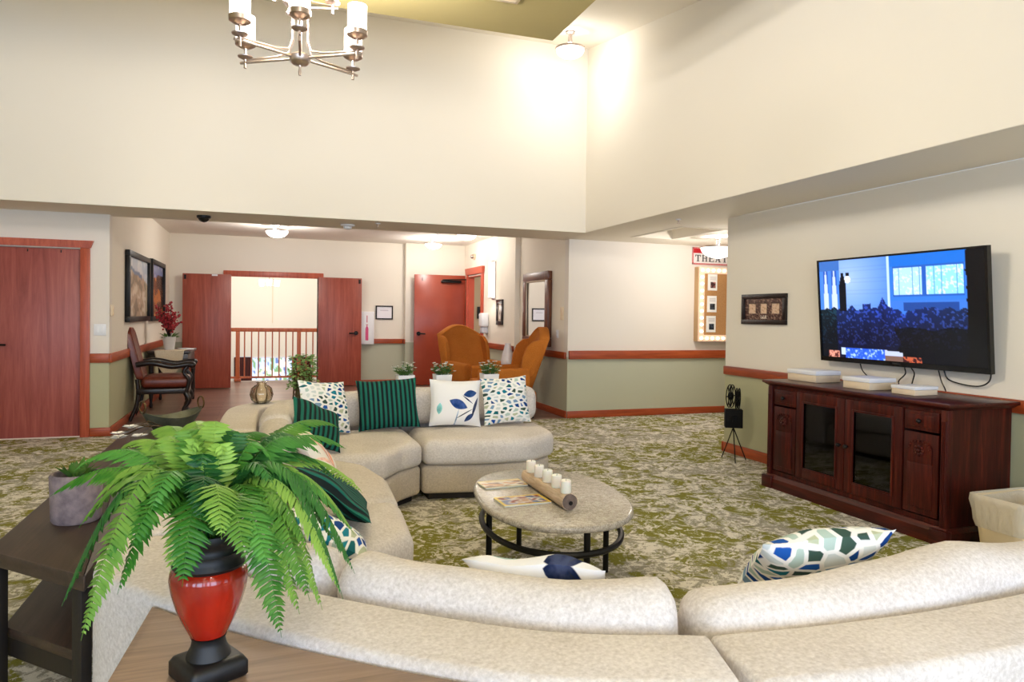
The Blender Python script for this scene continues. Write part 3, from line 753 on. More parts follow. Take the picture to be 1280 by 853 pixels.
# far side, two pieces
sofa('straight sofa section at the far right end with the blue leaf pillow',
     [(1.155,5.32),(1.6,5.25),(2.0,5.25,.3),(2.27,5.42,.3),(2.30,5.75),(2.30,6.24),(1.155,6.24)],
     [[(1.155,5.27),(1.6,5.19),(2.02,5.20,.3),(2.30,5.40,.3),(2.35,5.75),(2.35,5.97),(1.155,5.97)]],
     [(2.33,6.38),(1.155,6.38)],
     [([(2.36,6.09),(1.8,6.11),(1.165,6.10)],lambda q:.79+.015*sin(q*pi),.25,0)],(1.75,5.8))
sofa('corner sofa section at the back left with the large green striped pillow',
     [(1.14,5.33),(.96,5.16),(.82,4.89),(.10,4.89),(.0,5.7),(.3,6.24),(1.14,6.24)],
     [[(1.14,5.28),(.95,5.11),(.80,4.86),(.15,4.86),(.12,5.6),(.40,5.95),(1.14,5.97)]],
     [(1.14,6.38),(.62,6.38),(.28,6.36),(.02,6.24),(-.13,6.0),(-.165,5.6),(-.17,4.86)],
     [([(1.145,6.10),(.75,6.06),(.40,5.90)],lambda q:.785,.24,0),([(.33,5.83),(.15,5.60),(.09,5.30),(.08,4.89)],lambda q:.76,.22,0)],(.5,5.6))
# left side
sofa('left sofa section behind the fern, next to the corner piece',
     [(.10,4.84),(.42,4.84),(.60,4.62,.2),(.67,4.2),(.65,3.665),(.06,3.665)],
     [[(.18,4.84),(.44,4.84),(.63,4.60,.2),(.705,4.2),(.68,3.66),(.15,3.66)]],
     [(-.17,4.835),(-.195,4.2),(-.225,3.665)],
     [([(.075,4.82),(.06,4.3),(.035,3.68)],.76,.20,0)],(.3,4.2))
sofa('left sofa section nearest the camera with the long green striped pillow',
     [(.06,3.64),(.64,3.64),(.60,3.11),(.34,2.90),(.02,2.88)],
     [[(.15,3.645),(.675,3.645),(.635,3.08),(.35,2.855),(.09,2.85)]],
     [(-.225,3.645),(-.27,3.1),(-.325,2.66)],
     [([(.035,3.65),(.0,3.3),(-.05,2.92)],.76,.20,0)],(.3,3.3))
# near side, seen from behind
sofa('curved near sofa section seen from behind beside the red urn',
     [(-.12,2.50),(.40,2.52),(.66,2.30),(.88,2.15),(1.03,2.10),(.995,1.47),(.56,1.70),(.18,2.02),(-.13,2.40)],
     [[(.02,2.50),(.42,2.52),(.67,2.30),(.89,2.13),(1.04,2.08),(1.02,1.70),(.68,1.86),(.38,2.10)]],
     [(-.335,2.64),(-.362,2.50),(-.325,2.34),(-.08,2.035),(.2,1.765),(.52,1.515),(.75,1.40),(.985,1.325)],
     [([(-.13,2.60),(-.11,2.44),(.02,2.28),(.215,2.10)],lambda q:.745,.19,0),([(.235,2.075),(.45,1.90),(.72,1.71),(1.02,1.585)],lambda q:.755-.02*sin(q*pi),.20,0)],(.4,2.0))
sofa('near right sofa section seen from behind, running out of the photo',
     [(1.06,2.09),(1.5,2.02),(2.0,2.0),(2.7,2.1),(2.7,1.50),(1.7,1.42),(1.03,1.46)],
     [[(1.07,2.07),(1.5,1.99),(2.0,1.98),(2.7,2.08),(2.7,1.78),(1.9,1.66),(1.05,1.70)]],
     [(1.0,1.318),(1.3,1.28),(1.7,1.262),(2.15,1.28),(2.7,1.36)],
     [([(1.045,1.572),(1.5,1.525),(1.9,1.53),(2.25,1.57),(2.7,1.66)],lambda q:.722+.052*max(0,min(1,(q-.2)/.35))-.11*max(0,(q-.56)/.44),.215,0)],(1.8,1.8))

# ================================================================== PILLOWS
from mathutils.bvhtree import BVHTree
bpy.context.view_layer.update()
SOFA_BVH=[]
for o_ in list(COL.objects):
    if o_.type=='MESH' and o_.parent is not None and o_.parent.name.startswith('sofa_section'):
        SOFA_BVH.append(('back' if o_.name.startswith('back') else 'seat',BVHTree.FromPolygons([o_.matrix_world@v.co for v in o_.data.vertices],[tuple(p.vertices) for p in o_.data.polygons])))
def pillow_mb(w,h,t,seed=0,n=18,fold=.0):
    mb=MB(); vs=[];fs=[]
    def z(u,v): return t/2*max(0,(1-abs(u)**3.2))**.55*max(0,(1-abs(v)**3.2))**.55
    def P(u,v,s):
        x=w/2*u*(1-.07*(1-v*v)); y=h/2*v*(1-.07*(1-u*u))
        k=noise.noise(Vector((x*7+seed,y*7,seed*.7)))*.018+fold*max(0,v-.3)*sin(u*5+seed)*.05
        zz=s*z(u,v)+ (k if abs(u)<1 and abs(v)<1 else k*.6)
        return Vector((x,y,zz))
    g=[-1+2*i/n for i in range(n+1)]; g=[math.copysign(abs(a)**.8,a) for a in g]
    for s in (1,-1):
        b=len(vs)
        for v in g:
            for u in g: vs.append(P(u,v,s))
        for j in range(n):
            for i in range(n):
                a=b+j*(n+1)+i; f=(a,a+1,a+n+2,a+n+1); fs.append(f if s>0 else f[::-1])
    mb.raw(vs,fs); return mb
def pillow(label,mat,c,face,lean,w,h,t,roll=0,seed=0,group='throw pillows on the sectional sofa',fold=0):
    """c: centre; face: compass angle the front looks to; lean: degrees tipped back"""
    a=radians(face);l=radians(lean)
    n2=Vector((cos(a),sin(a),0)); nrm=n2*cos(l)+Vector((0,0,1))*sin(l); up=Vector((0,0,1))*cos(l)-n2*sin(l); rt=up.cross(nrm)
    R=Matrix((rt,up,nrm)).transposed().to_4x4()@Matrix.Rotation(radians(roll),4,'Z')
    mb=pillow_mb(w,h,t,seed,fold=fold)
    bm=MB(); bm.merge(mb)
    o=bm.build('throw_pillow',mat,None,70)
    o.matrix_world=Matrix.Translation(c)@R
    for _ in range(26):
        bpy.context.view_layer.update()
        T=BVHTree.FromPolygons([o.matrix_world@v.co for v in o.data.vertices],[tuple(p.vertices) for p in o.data.polygons])
        hit=set(k for k,b in SOFA_BVH if T.overlap(b))
        if not hit: break
        if 'seat' in hit: o.location.z+=.008
        if 'back' in hit: o.location+=n2*.009
    return tag(o,label,'pillow',group)
pillow('large dark green striped pillow standing upright in the back left corner',M['stripe'],(.96,5.78,.66),-94,19,.50,.42,.15,3,1,fold=.5)
pillow('white pillow with blue leaves leaning on the far right sofa section',M['leafprint'],(1.53,5.79,.668),-96,16,.44,.40,.14,-2,2)
pillow('blue and teal mosaic pillow nearest the far right sofa end',M['mosaic'],(1.97,5.76,.675),-98,17,.41,.41,.14,4,3)
pillow('mosaic pillow in the back left corner, partly behind fern fronds',M['mosaic_b'],(.44,5.58,.66),-55,20,.44,.42,.14,-6,4)
pillow('dark green striped pillow tipped on its corner behind the fern, left of the mosaic one',M['stripe'],(.27,5.10,.60),-46,42,.38,.36,.11,-36,5)
pillow('pale pillow with coral print on the left sofa seat',M['coral'],(.28,4.10,.60),-5,38,.36,.34,.11,0,7)
pillow('long dark green striped pillow slumped on the near left sofa seat',M['stripe'],(.29,3.22,.56),6,54,.52,.40,.11,-14,8)
pillow('mosaic pillow beside the long green one at the near left',M['mosaic_c'],(.23,2.79,.55),14,60,.40,.36,.12,-22,9)
pillow('white pillow with navy leaf behind the curved near sofa back',M['leafprint_b'],(.79,1.95,.575),58,48,.42,.36,.12,-3,10)
pillow('mosaic pillow peeking over the near right sofa back',M['mosaic_c'],(1.70,1.845,.585),82,46,.44,.36,.14,-7,11)

# ================================================================== COFFEE TABLE
tc=(1.49,3.585)
t=thing('coffee_table','oval speckled stone coffee table on a black ring frame','coffee table',(tc[0],tc[1],0))
def sup(a,b,n,e=2.3,rot=0):
    out=[]
    for k in range(n):
        q=2*pi*k/n; x=a*math.copysign(abs(cos(q))**(2/e),cos(q)); y=b*math.copysign(abs(sin(q))**(2/e),sin(q))
        out.append((tc[0]+x*cos(rot)-y*sin(rot),tc[1]+x*sin(rot)+y*cos(rot)))
    return out
rot=radians(-8)
MB().rprism(sup(.405,.625,56,2.35,rot),.425,.462,.016,0,steps=3).build('tabletop',M['stone'],t,50)
MB().tube([(x,y,.30) for x,y in sup(.365,.545,48,2.1,rot)],.0165,8,True).build('ring',M['black'],t)
for dx,dy in ((.02,.53),(-.02,-.53),(.335,-.035),(-.335,.035)):
    MB().cyl((tc[0]+dx,tc[1]+dy,.001),(tc[0]+dx,tc[1]+dy,.424),.0165,n=12).build('leg',M['black'],t)
# magazines
def magpaint(kind):
    def f(u,v):
        if kind==0:
            if u<.04 or u>.96 or v<.05 or v>.95: return (238,216,120)
            n=noise.noise(Vector((u*4,v*4,3)))
            if v<.3: return (240,226,196) if n>-.1 else (222,190,150)
            return (214,160,120) if n>.12 else ((240,232,224) if n>-.2 else (150,120,110))
        if u<.06 or u>.94 or v<.08 or v>.92: return (236,206,92)
        n=noise.noise(Vector((u*5,v*5,9))); k=int(u*3)
        base=[(120,132,176),(196,160,132),(90,110,150)][min(k,2)]
        return base if n>0 else ((220,214,214) if n>-.25 else (140,70,60))
    return f
def magazine(label,c,w,h,a,kind,ztop=.4635):
    t=thing('magazine',label,'magazine',(c[0],c[1],ztop),0,'magazines on the coffee table')
    ux=Vector((cos(a),sin(a),0));uy=Vector((-sin(a),cos(a),0)); C0=Vector((c[0],c[1],ztop))
    mb=MB().obox(c,(ux.x,ux.y),w/2-.002,h/2-.002,ztop,ztop+.007); mb.build('pages',M['candle'],t)
    painted('cover',C0-ux*w/2+uy*h/2+Vector((0,0,.0085)),ux*w,-uy*h,24,30,magpaint(kind),M['colgloss'],t)
magazine('magazine with pale cover lying nearest the far sofa',(1.30,3.835),.26,.155,radians(3),0)
magazine('magazine with yellow border and blue photos, nearer the camera',(1.285,3.46),.265,.17,radians(2),1)
# log candle holder
a0=Vector((1.465,3.85,.4645));a1=Vector((1.455,3.23,.4645)); d=(a1-a0).normalized(); L=(a1-a0).length
lr=.043
t=thing('log_candle_holder','split driftwood log candle holder on the coffee table','candle holder',(1.46,3.54,.4645))
mb=MB(); loops=[]
for k in range(13):
    p=a0+d*(L*k/12); loops.append([(p.x+lr*cos(q)*(1+.05*noise.noise(Vector((k*.7,q,2)))),p.y,p.z+max(.0,lr*.95+lr*sin(q)*(1.0 if sin(q)<.72 else .72/max(.72,sin(q))))) for q in [2*pi*j/18 for j in range(18)]])
mb.loft(loops); mb.build('log',M['log'],t,45)
p=a1+Vector((0,-.002,lr*.95)); MB().cyl(p,p+Vector((0,.006,0)),lr*.93,n=20).build('cut_end',M['logend'],t)
MB().cyl(p+Vector((.004,-.002,-.006)),p+Vector((.004,.004,-.006)),.011,n=12).build('core_hole',M['dark'],t)
for i,yy in enumerate((3.79,3.665,3.54,3.415,3.295)):
    zt=.4645+lr*1.64
    lab=['farthest of the five cream candles in the log holder','second farthest of the five cream candles in the log holder','middle one of the five cream candles in the log holder','second nearest of the five cream candles in the log holder','nearest of the five cream candles in the log holder, by its cut end'][i]
    c=thing('candle',lab,'candle',(1.46,yy,zt+.002),0,'cream candles in the driftwood log')
    MB().lathe([(.001,0),(.026,0),(.0275,.004),(.0275,.062),(.024,.066),(.010,.060),(.001,.059)],(1.46,yy,zt+.002),20).build('wax',M['candle'],c)
    MB().cyl((1.46,yy,zt+.06),(1.462,yy,zt+.072),.0012,n=6).build('wick',M['dark'],c)

# ================================================================== WEDGE TABLE + CONSOLE + URN + FERN
t=thing('wedge_table','grey brown oak wedge table against the sofa back under the urn','side table',(.0,1.55,0))
Q_=resample([(-.335,2.64),(-.362,2.50),(-.325,2.34),(-.08,2.035),(.2,1.765),(.52,1.515),(.75,1.40),(.985,1.325)],.04); poly=[]
for i in range(1,len(Q_)-1):
    d_=Vector((Q_[i+1][0]-Q_[i-1][0],Q_[i+1][1]-Q_[i-1][1])).normalized(); p_=(Q_[i][0]+d_.y*.133,Q_[i][1]-d_.x*.133)
    if -.287<p_[0]<.52 and p_[1]<2.12: poly.append(p_)
poly+=[(.52,1.18),(-.335,1.30)]
MB().rprism(poly,.615,.66,.004,0,steps=2).build('tabletop',M['walnut'],t)
MB().prism(inset(poly,.03),.555,.613).build('apron',M['walnut'],t)
for x,y in ((-.245,1.92),(-.285,1.36),(.44,1.26)): MB().box(x-.022,x+.022,y-.022,y+.022,.001,.554,.003).build('leg',M['walnut'],t)
t=thing('console_table','dark espresso console shelf with open shelves at the left edge','console table',(-.7,4.0,0))
cp=[(-.885,2.83),(-.515,2.46),(-.515,5.75),(-.885,5.75)]
MB().rprism(cp,.57,.62,.006,.006,steps=2).build('tabletop',M['espresso'],t)
sp=[(-.85,2.88),(-.535,2.56),(-.535,5.7),(-.85,5.7)]
MB().rprism(sp,.30,.335,.004,.004,steps=2).build('shelf',M['espresso'],t)
for x,y in ((-.535,2.52),(-.855,2.85),(-.535,4.1),(-.855,4.1),(-.535,5.70),(-.855,5.70)):
    MB().obox((x,y),(.707,-.707) if y<3 else (1,0),.024,.018,.001,.569,.003).build('leg',M['espresso_dk'],t)
MB().loft([[(-.835,2.87,.235),(-.835,2.87,.30),(-.825,2.89,.30),(-.825,2.89,.235)],[(-.545,2.58,.235),(-.545,2.58,.30),(-.535,2.60,.30),(-.535,2.60,.235)]]).build('shelf_rail',M['espresso_dk'],t)
# grey stone pot with a plant
pc=(-.685,3.13)
t=thing('stone_pot','rough grey stone pot on the console table under the fern tips','plant pot',(pc[0],pc[1],.621))
MB().lathe([(.001,0),(.080,0),(.086,.01),(.089,.10),(.091,.178),(.086,.186),(.078,.184),(.076,.15),(.001,.148)],(pc[0],pc[1],.622),32).build('pot',M['potstone'],t)
MB().lathe([(.001,.149),(.074,.151),(.05,.162),(.001,.166)],(pc[0],pc[1],.622),20).build('soil',M['dark'],t)
def blade(mb,base,tip,w,bend=.3,mi=0):
    base=Vector(base);tip=Vector(tip);d=tip-base;s=d.cross(Vector((0,0,1)));s=s.normalized() if s.length>1e-6 else Vector((1,0,0))
    m=base.lerp(tip,.5)+Vector((0,0,d.length*bend*.35))
    mb.raw([base,m-s*w,m+s*w,tip,m+Vector((0,0,-w*.5))],[(0,4,1),(0,2,4),(1,4,3),(4,2,3)],mi)
mb=MB()
for k in range(26):
    a=random.uniform(0,2*pi);r=random.uniform(.03,.10)
    blade(mb,(pc[0]+.02*cos(a),pc[1]+.02*sin(a),.785),(pc[0]+r*cos(a),pc[1]+r*sin(a),.785+random.uniform(.03,.075)),.012)
mb.build('foliage',M['smallleaf'],t)
# boat shaped metal bowl with ring handles
bc=Vector((-.60,5.40,.621)); ax=Vector((.83,.55,0)).normalized(); ay=Vector((-ax.y,ax.x,0))
t=thing('metal_bowl','long green grey metal bowl with ring handles behind the fern','bowl',(bc.x,bc.y,bc.z))
mb=MB(); loops=[]
def bowlring(k,zz,f):
    out=[]
    for j in range(36):
        q=2*pi*j/36; u=cos(q);v=sin(q)
        out.append(bc+ax*(.215*k*u)+ay*(.115*k*v*(1-.25*u*u))+Vector((0,0,zz+f*.05*u*u)))
    return out
loops=[bowlring(.35,.002,0),bowlring(.62,.006,0),bowlring(.85,.05,.6),bowlring(1,.085,1),bowlring(.985,.087,1),bowlring(.83,.055,.6),bowlring(.6,.014,0),bowlring(.3,.010,0)]
mb.loft(loops); mb.build('bowl',mottled('verdigris_metal',(70,72,58),(104,104,86),12,.5,.1,.5),t,50)
for s in (-1,1):
    c=bc+ax*(s*.205)+Vector((0,0,.165))
    MB().tube([c+ay*(.042*cos(q))+Vector((0,0,.042*sin(q))) for q in [2*pi*j/20 for j in range(20)]],.006,6,True).build('ring_handle',M['wire'],t)
t=thing('dried_flower_spray','spray of dried white flowers hanging over the console end','flowers',(-.72,5.02,.63))
mb=MB();m2=MB()
for k in range(7):
    p0=Vector((-.62,5.2,.66));p1=Vector((-.80+random.uniform(-.05,.10),4.85+random.uniform(-.06,.15),.635+random.uniform(0,.07)))
    mb.tube([p0,p0.lerp(p1,.5)+Vector((0,0,.04)),p1],.003,5)
    m2=MB()
    for j in range(5):
        a=2*pi*j/5; blade(m2,p1,p1+Vector((.05*cos(a),.05*sin(a),.012)),.016)
    m2.build('flower_head',M['petal'],t)
mb.build('stem',M['wire'],t)

# red urn
uc=(-.108,1.625); uz=.6615
t=thing('urn','red and black footed urn on the wedge table holding a fern','urn',(uc[0],uc[1],uz))
R=radians(28)
def sq(h,z,r=.012): return [(uc[0]+x*cos(R)-y*sin(R),uc[1]+x*sin(R)+y*cos(R),uz+z) for x,y in fillet([(-h,-h),(h,-h),(h,h),(-h,h)],r,3)]
mb=MB().loft([sq(.058,0),sq(.062,.004),sq(.062,.030),sq(.056,.040),sq(.048,.044)])
mb.lathe([(.001,.040),(.046,.040),(.044,.05),(.036,.066),(.033,.08),(.037,.088),(.001,.088)],(uc[0],uc[1],uz),32)
mb.build('foot',M['urnblack'],t,50)
prof=[(.001,.089),(.036,.089),(.042,.10),(.054,.125),(.066,.155),(.0745,.185),(.0785,.212),(.0765,.228),(.07,.236),(.001,.236)]
loops=[]
for r,z in prof: loops.append([(uc[0]+r*(1+.018*(abs(cos(a*7))**.6-.6))*cos(a),uc[1]+r*(1+.018*(abs(cos(a*7))**.6-.6))*sin(a),uz+z) for a in [2*pi*i/112 for i in range(112)]])
MB().loft(loops).build('body',M['urnred'],t,50)
MB().lathe([(.001,.236),(.070,.236),(.074,.243),(.070,.252),(.066,.262),(.068,.27),(.0645,.276),(.064,.285),(.069,.293),(.072,.305),(.070,.312),(.062,.312),(.058,.300),(.001,.298)],(uc[0],uc[1],uz),48).build('collar',M['urnblack'],t,40)

# fern
fz=uz+.302
fern=thing('fern','lush green fern arching out of the red and black urn','fern',(uc[0],uc[1],fz))
def frond(tip,h,wid,seed,mat,npin=30,start=.03):
    rnd=random.Random(seed)
    a=math.atan2(tip[1]-uc[1],tip[0]-uc[0])
    p0=Vector((uc[0]+.025*cos(a),uc[1]+.025*sin(a),fz)); p2=Vector(tip)
    p1=p0.lerp(p2,.42); p1.z=max(p0.z,p2.z)+h
    mb=MB(); K=28; pts=[]
    for k in range(K+1):
        q=k/K; pts.append(p0*(1-q)**2+p1*2*q*(1-q)+p2*q*q)
    mb.tube(pts,[.0022*(1-.8*k/K) for k in range(K+1)],5)
    vs=[];fs=[]
    tw=rnd.uniform(-.25,.25)
    FP=[p0*(1-k/60)**2+p1*2*(k/60)*(1-k/60)+p2*(k/60)**2 for k in range(61)]
    LL=[0]
    for k in range(60): LL.append(LL[-1]+(FP[k+1]-FP[k]).length)
    sp=.0098; n_p=int(LL[-1]*.90/sp); j=0
    for i in range(n_p):
        ar=LL[-1]*.09+i*sp; q=ar/LL[-1]
        while j<59 and LL[j+1]<ar: j+=1
        f_=(ar-LL[j])/max(1e-9,LL[j+1]-LL[j]); p=FP[j].lerp(FP[j+1],f_)
        d=(FP[j+1]-FP[j]).normalized()
        s=d.cross(Vector((0,0,1)))
        s=s.normalized() if s.length>.05 else Vector((-sin(a),cos(a),0))
        up=s.cross(d).normalized()
        s=(s*cos(tw)+up*sin(tw)).normalized(); up=s.cross(d).normalized()
        prof=min(1,.45+(q-.09)/.22)*(1 if q<.6 else max(.10,1-((q-.6)/.41)**1.5))
        L=wid*prof*rnd.uniform(.88,1.06)
        bw=min(sp*.50,L*.30)
        for sg in (-1,1):
            jit=rnd.uniform(-.12,.12)
            dirn=(s*sg+d*(.30+jit)-up*(.20+rnd.uniform(-.10,.14))).normalized()
            drop=Vector((0,0,-L*.16))
            b0=p-d*bw*.75;b1=p+d*bw*.75
            tilt=up*bw*.55
            m0=p+dirn*L*.6-d*bw+drop*.3-tilt; m1=p+dirn*L*.6+d*bw+drop*.3-tilt*.2; mc=p+dirn*L*.55+up*bw*.35+drop*.22
            e=p+dirn*L+d*bw*.7+drop
            b=len(vs); vs+= [b0,b1,m1,e,m0,mc,p+up*.001]
            fs+= [(b,b+6,b+5,b+4),(b+6,b+1,b+2,b+5),(b+4,b+5,b+3),(b+5,b+2,b+3)]
    mb.raw(vs,fs)
    mb.build('frond',mat,fern,60)
TIPS=[(-0.44,1.78,1.03,.08),(-0.35,1.62,1.0,.12),(-0.32,1.5,0.82,.24),(-0.37,1.58,0.86,.20),(-0.29,1.52,0.95,.12),(-0.14,1.42,0.93,.13),(-0.07,1.36,1.03,.09),(0.035,1.4,0.82,.19),(0.01,1.38,0.96,.12),(0.17,1.60,0.80,.24),(0.12,1.53,0.81,.20),(0.25,1.9,0.96,.15),(0.19,1.95,1.13,.05),(0.20,1.85,1.09,.07),(0.13,1.75,1.10,.07),(-0.18,2.0,1.13,.05),(-0.33,1.95,1.09,.06),(-0.27,2.05,1.11,.06),(-0.06,1.9,1.11,.06),(-0.42,1.9,1.06,.08),(-0.23,1.45,1.0,.10),(-0.03,1.38,.98,.11),(0.09,1.5,0.95,.13),(-0.11,1.42,1.05,.08),(-0.2,1.47,1.06,.08),(0.02,2.0,1.08,.08),(-0.12,1.95,1.13,.05),(-0.34,1.7,1.03,.10),(0.07,1.6,1.03,.08),(0.17,1.82,1.02,.11),(-0.17,1.5,0.93,.11),(0.05,1.62,0.94,.12),(-0.37,2.05,1.04,.08),(-0.12,1.55,1.12,.03),(0.02,1.55,1.08,.05),(.13,1.66,.88,.17),(-.24,1.62,.98,.11),(-.02,1.78,1.10,.05),(-.2,1.82,1.12,.04),(.19,1.70,.93,.15),(.09,1.46,.86,.17),(-.1,1.76,1.15,.06),(-.17,1.68,1.14,.06),(-.04,1.70,1.13,.06),(.02,1.66,1.10,.07),(-.14,1.60,1.14,.04),(-.08,1.58,1.13,.04),(-.24,1.74,1.12,.06),(.10,1.80,1.11,.06),(.20,1.64,.84,.20),(.155,1.56,.84,.18),(.21,1.74,.90,.16),(.07,1.45,.84,.17),(.16,1.68,.90,.15),(-.30,1.66,.92,.14),(-.26,1.5,.9,.15)]
for i,(x,y,z,h) in enumerate(TIPS):
    frond((x,y,z),h*1.3+.06,.050 if i<20 else .046,i,M['fern'] if i%5<3 else M['fern_dk'],36 if i<14 else 30)
# ================================================================== TV SIDE
XF=4.09; Y0,Y1=3.285,4.99
t=thing('sideboard','long carved mahogany sideboard with two glass doors below the television','cabinet',(4.4,4.13,0))
mb=MB()
mb.box(XF+.03,4.685,Y0+.02,Y0+.045,.10,.875); mb.box(XF+.03,4.685,Y1-.045,Y1-.02,.10,.875)
mb.box(4.66,4.685,Y0+.04,Y1-.04,.10,.875,mi=1); mb.box(XF+.03,4.66,Y0+.045,Y1-.045,.12,.145,mi=1)
mb.box(XF+.03,4.66,Y0+.045,Y1-.045,.84,.875)
for y in (Y0+.36,Y1-.36): mb.box(XF+.035,4.66,y-.012,y+.012,.145,.84,mi=1)
mb.box(XF+.025,XF+.045,Y0+.02,Y1-.02,.10,.15); mb.box(XF+.025,XF+.045,Y0+.02,Y1-.02,.82,.875)
mb.build('carcass',[M['mahog'],M['mahog_dk']],t,30)
mb=MB()   # stepped plinth
mb.loft([[(XF-.012,Y0-.012,.001),(4.695,Y0-.012,.001),(4.695,Y1+.012,.001),(XF-.012,Y1+.012,.001)],[(XF-.012,Y0-.012,.085),(4.695,Y0-.012,.085),(4.695,Y1+.012,.085),(XF-.012,Y1+.012,.085)],[(XF+.012,Y0+.006,.115),(4.69,Y0+.006,.115),(4.69,Y1-.006,.115),(XF+.012,Y1-.006,.115)]])
for y in (Y0-.02,Y1-.10): mb.box(XF-.028,XF+.03,y,y+.12,.001,.105,.006)
mb.build('plinth',M['mahog_y'],t,30)
mb=MB()
mb.loft([[(XF+.01,Y0+.01,.872),(4.69,Y0+.01,.872),(4.69,Y1-.01,.872),(XF+.01,Y1-.01,.872)],[(XF-.02,Y0-.02,.893),(4.695,Y0-.02,.893),(4.695,Y1+.02,.893),(XF-.02,Y1+.02,.893)]])
mb.box(XF-.032,4.70,Y0-.032,Y1+.032,.894,.919,.008)
mb.build('top',M['mahog_y'],t,30)
for y in (Y0+.005,Y1-.055):   # corner pilasters
    mb=MB()
    mb.box(XF+.005,XF+.05,y,y+.05,.115,.872,.006)
    for k in range(3): mb.cyl((XF+.004,y+.012+.013*k,.17),(XF+.004,y+.012+.013*k,.80),.005,n=8)
    mb.build('pilaster',M['mahog'],t,40)
def sidecol(y0,y1):
    dr=MB().box(XF+.012,XF+.03,y0,y1,.715,.845,.006).box(XF+.006,XF+.016,y0+.03,y1-.03,.74,.82,.005).build('drawer',M['mahog'],t,35)
    ym=(y0+y1)/2
    MB().cyl((XF-.006,ym,.78),(XF+.008,ym,.78),.008).sphere((XF-.012,ym,.78),.016).build('knob',M['dark'],dr)
    d=MB().box(XF+.012,XF+.03,y0,y1,.16,.70,.005).box(XF+.004,XF+.016,y0+.035,y1-.035,.20,.50,.006)
    # arched carved panel
    arc=[(y0+.04,.50),(y0+.04,.60)]+[(ym-(ym-y0-.04)*cos(pi*k/10),.60+.055*sin(pi*k/10)) for k in range(1,10)]+[(y1-.04,.60),(y1-.04,.50)]
    d.xprism(arc,XF+.004,XF+.014)
    o=d.build('panel_door',M['mahog'],t,35)
    c=MB()
    for k in range(8):
        a=2*pi*k/8; c.sphere((XF+.001,ym+.026*cos(a),.585+.026*sin(a)),.013,8)
    c.sphere((XF-.004,ym,.585),.014,8)
    for k in range(9):
        a=pi*k/8; c.sphere((XF+.003,ym-(ym-y0-.055)*cos(a),.60+.045*sin(a)),.008,6)
    c.build('carving',M['mahog'],o)
sidecol(Y0+.075,Y0+.335); sidecol(Y1-.335,Y1-.075)
def glassdoor(y0,y1,ky):
    mb=MB()
    for a,b,c,d in ((y0,y0+.075,.155,.85),(y1-.075,y1,.155,.85),(y0+.075,y1-.075,.155,.235),(y0+.075,y1-.075,.775,.85)): mb.box(XF+.008,XF+.032,a,b,c,d,.005)
    for a,b,c,d in ((y0+.07,y0+.085,.23,.78),(y1-.085,y1-.07,.23,.78),(y0+.085,y1-.085,.23,.245),(y0+.085,y1-.085,.765,.78)): mb.box(XF+.002,XF+.012,a,b,c,d,.003)
    o=mb.build('glass_door',M['mahog'],t,35)
    MB().box(XF+.017,XF+.021,y0+.076,y1-.076,.236,.774).build('pane',M['pane'],o,smooth=False)
    MB().cyl((XF-.006,ky,.50),(XF+.008,ky,.50),.007).sphere((XF-.016,ky,.50),.016).build('knob',M['dark'],o)
ym=(Y0+Y1)/2
glassdoor(Y0+.345,ym-.003,ym-.035); glassdoor(ym+.003,Y1-.345,ym+.035)
MB().box(XF+.036,4.655,Y0+.375,Y1-.375,.372,.392).box(XF+.036,4.655,Y0+.375,Y1-.375,.582,.602).build('shelf',wood('shelf_wood',(96,44,28),(126,62,42),(150,80,56),'y',1,.4),t)
k=thing('disc_player','grey media player inside the right glass door of the sideboard','media player',(4.30,3.85,.147))
MB().box(4.145,4.45,3.70,4.06,.1475,.33,.006).build('case',plain('grey_metal_case',(150,150,144),.5,.2),k)
MB().box(4.141,4.1455,3.72,4.04,.28,.31).cyl((4.133,3.76,.25),(4.145,3.76,.25),.015,n=14).build('front_panel',M['blackp'],k)
# white boxes on top
def wbox(label,x0,x1,y0,y1,h):
    b=thing('storage_box',label,'box',((x0+x1)/2,(y0+y1)/2,.92),0,'white boxes on the sideboard')
    MB().box(x0+.004,x1-.004,y0+.004,y1-.004,.9205,.92+h*.62,.003).build('box_base',M['ivory'],b)
    MB().box(x0,x1,y0,y1,.92+h*.63,.92+h,.003).build('lid',M['white'],b)
wbox('largest white flat box at the far left of the sideboard top',4.27,4.53,4.62,4.96,.095)
wbox('middle white flat box on the sideboard below the television',4.22,4.48,4.03,4.29,.088)
wbox('smallest white flat box at the right on the sideboard top',4.25,4.47,3.67,3.87,.062)

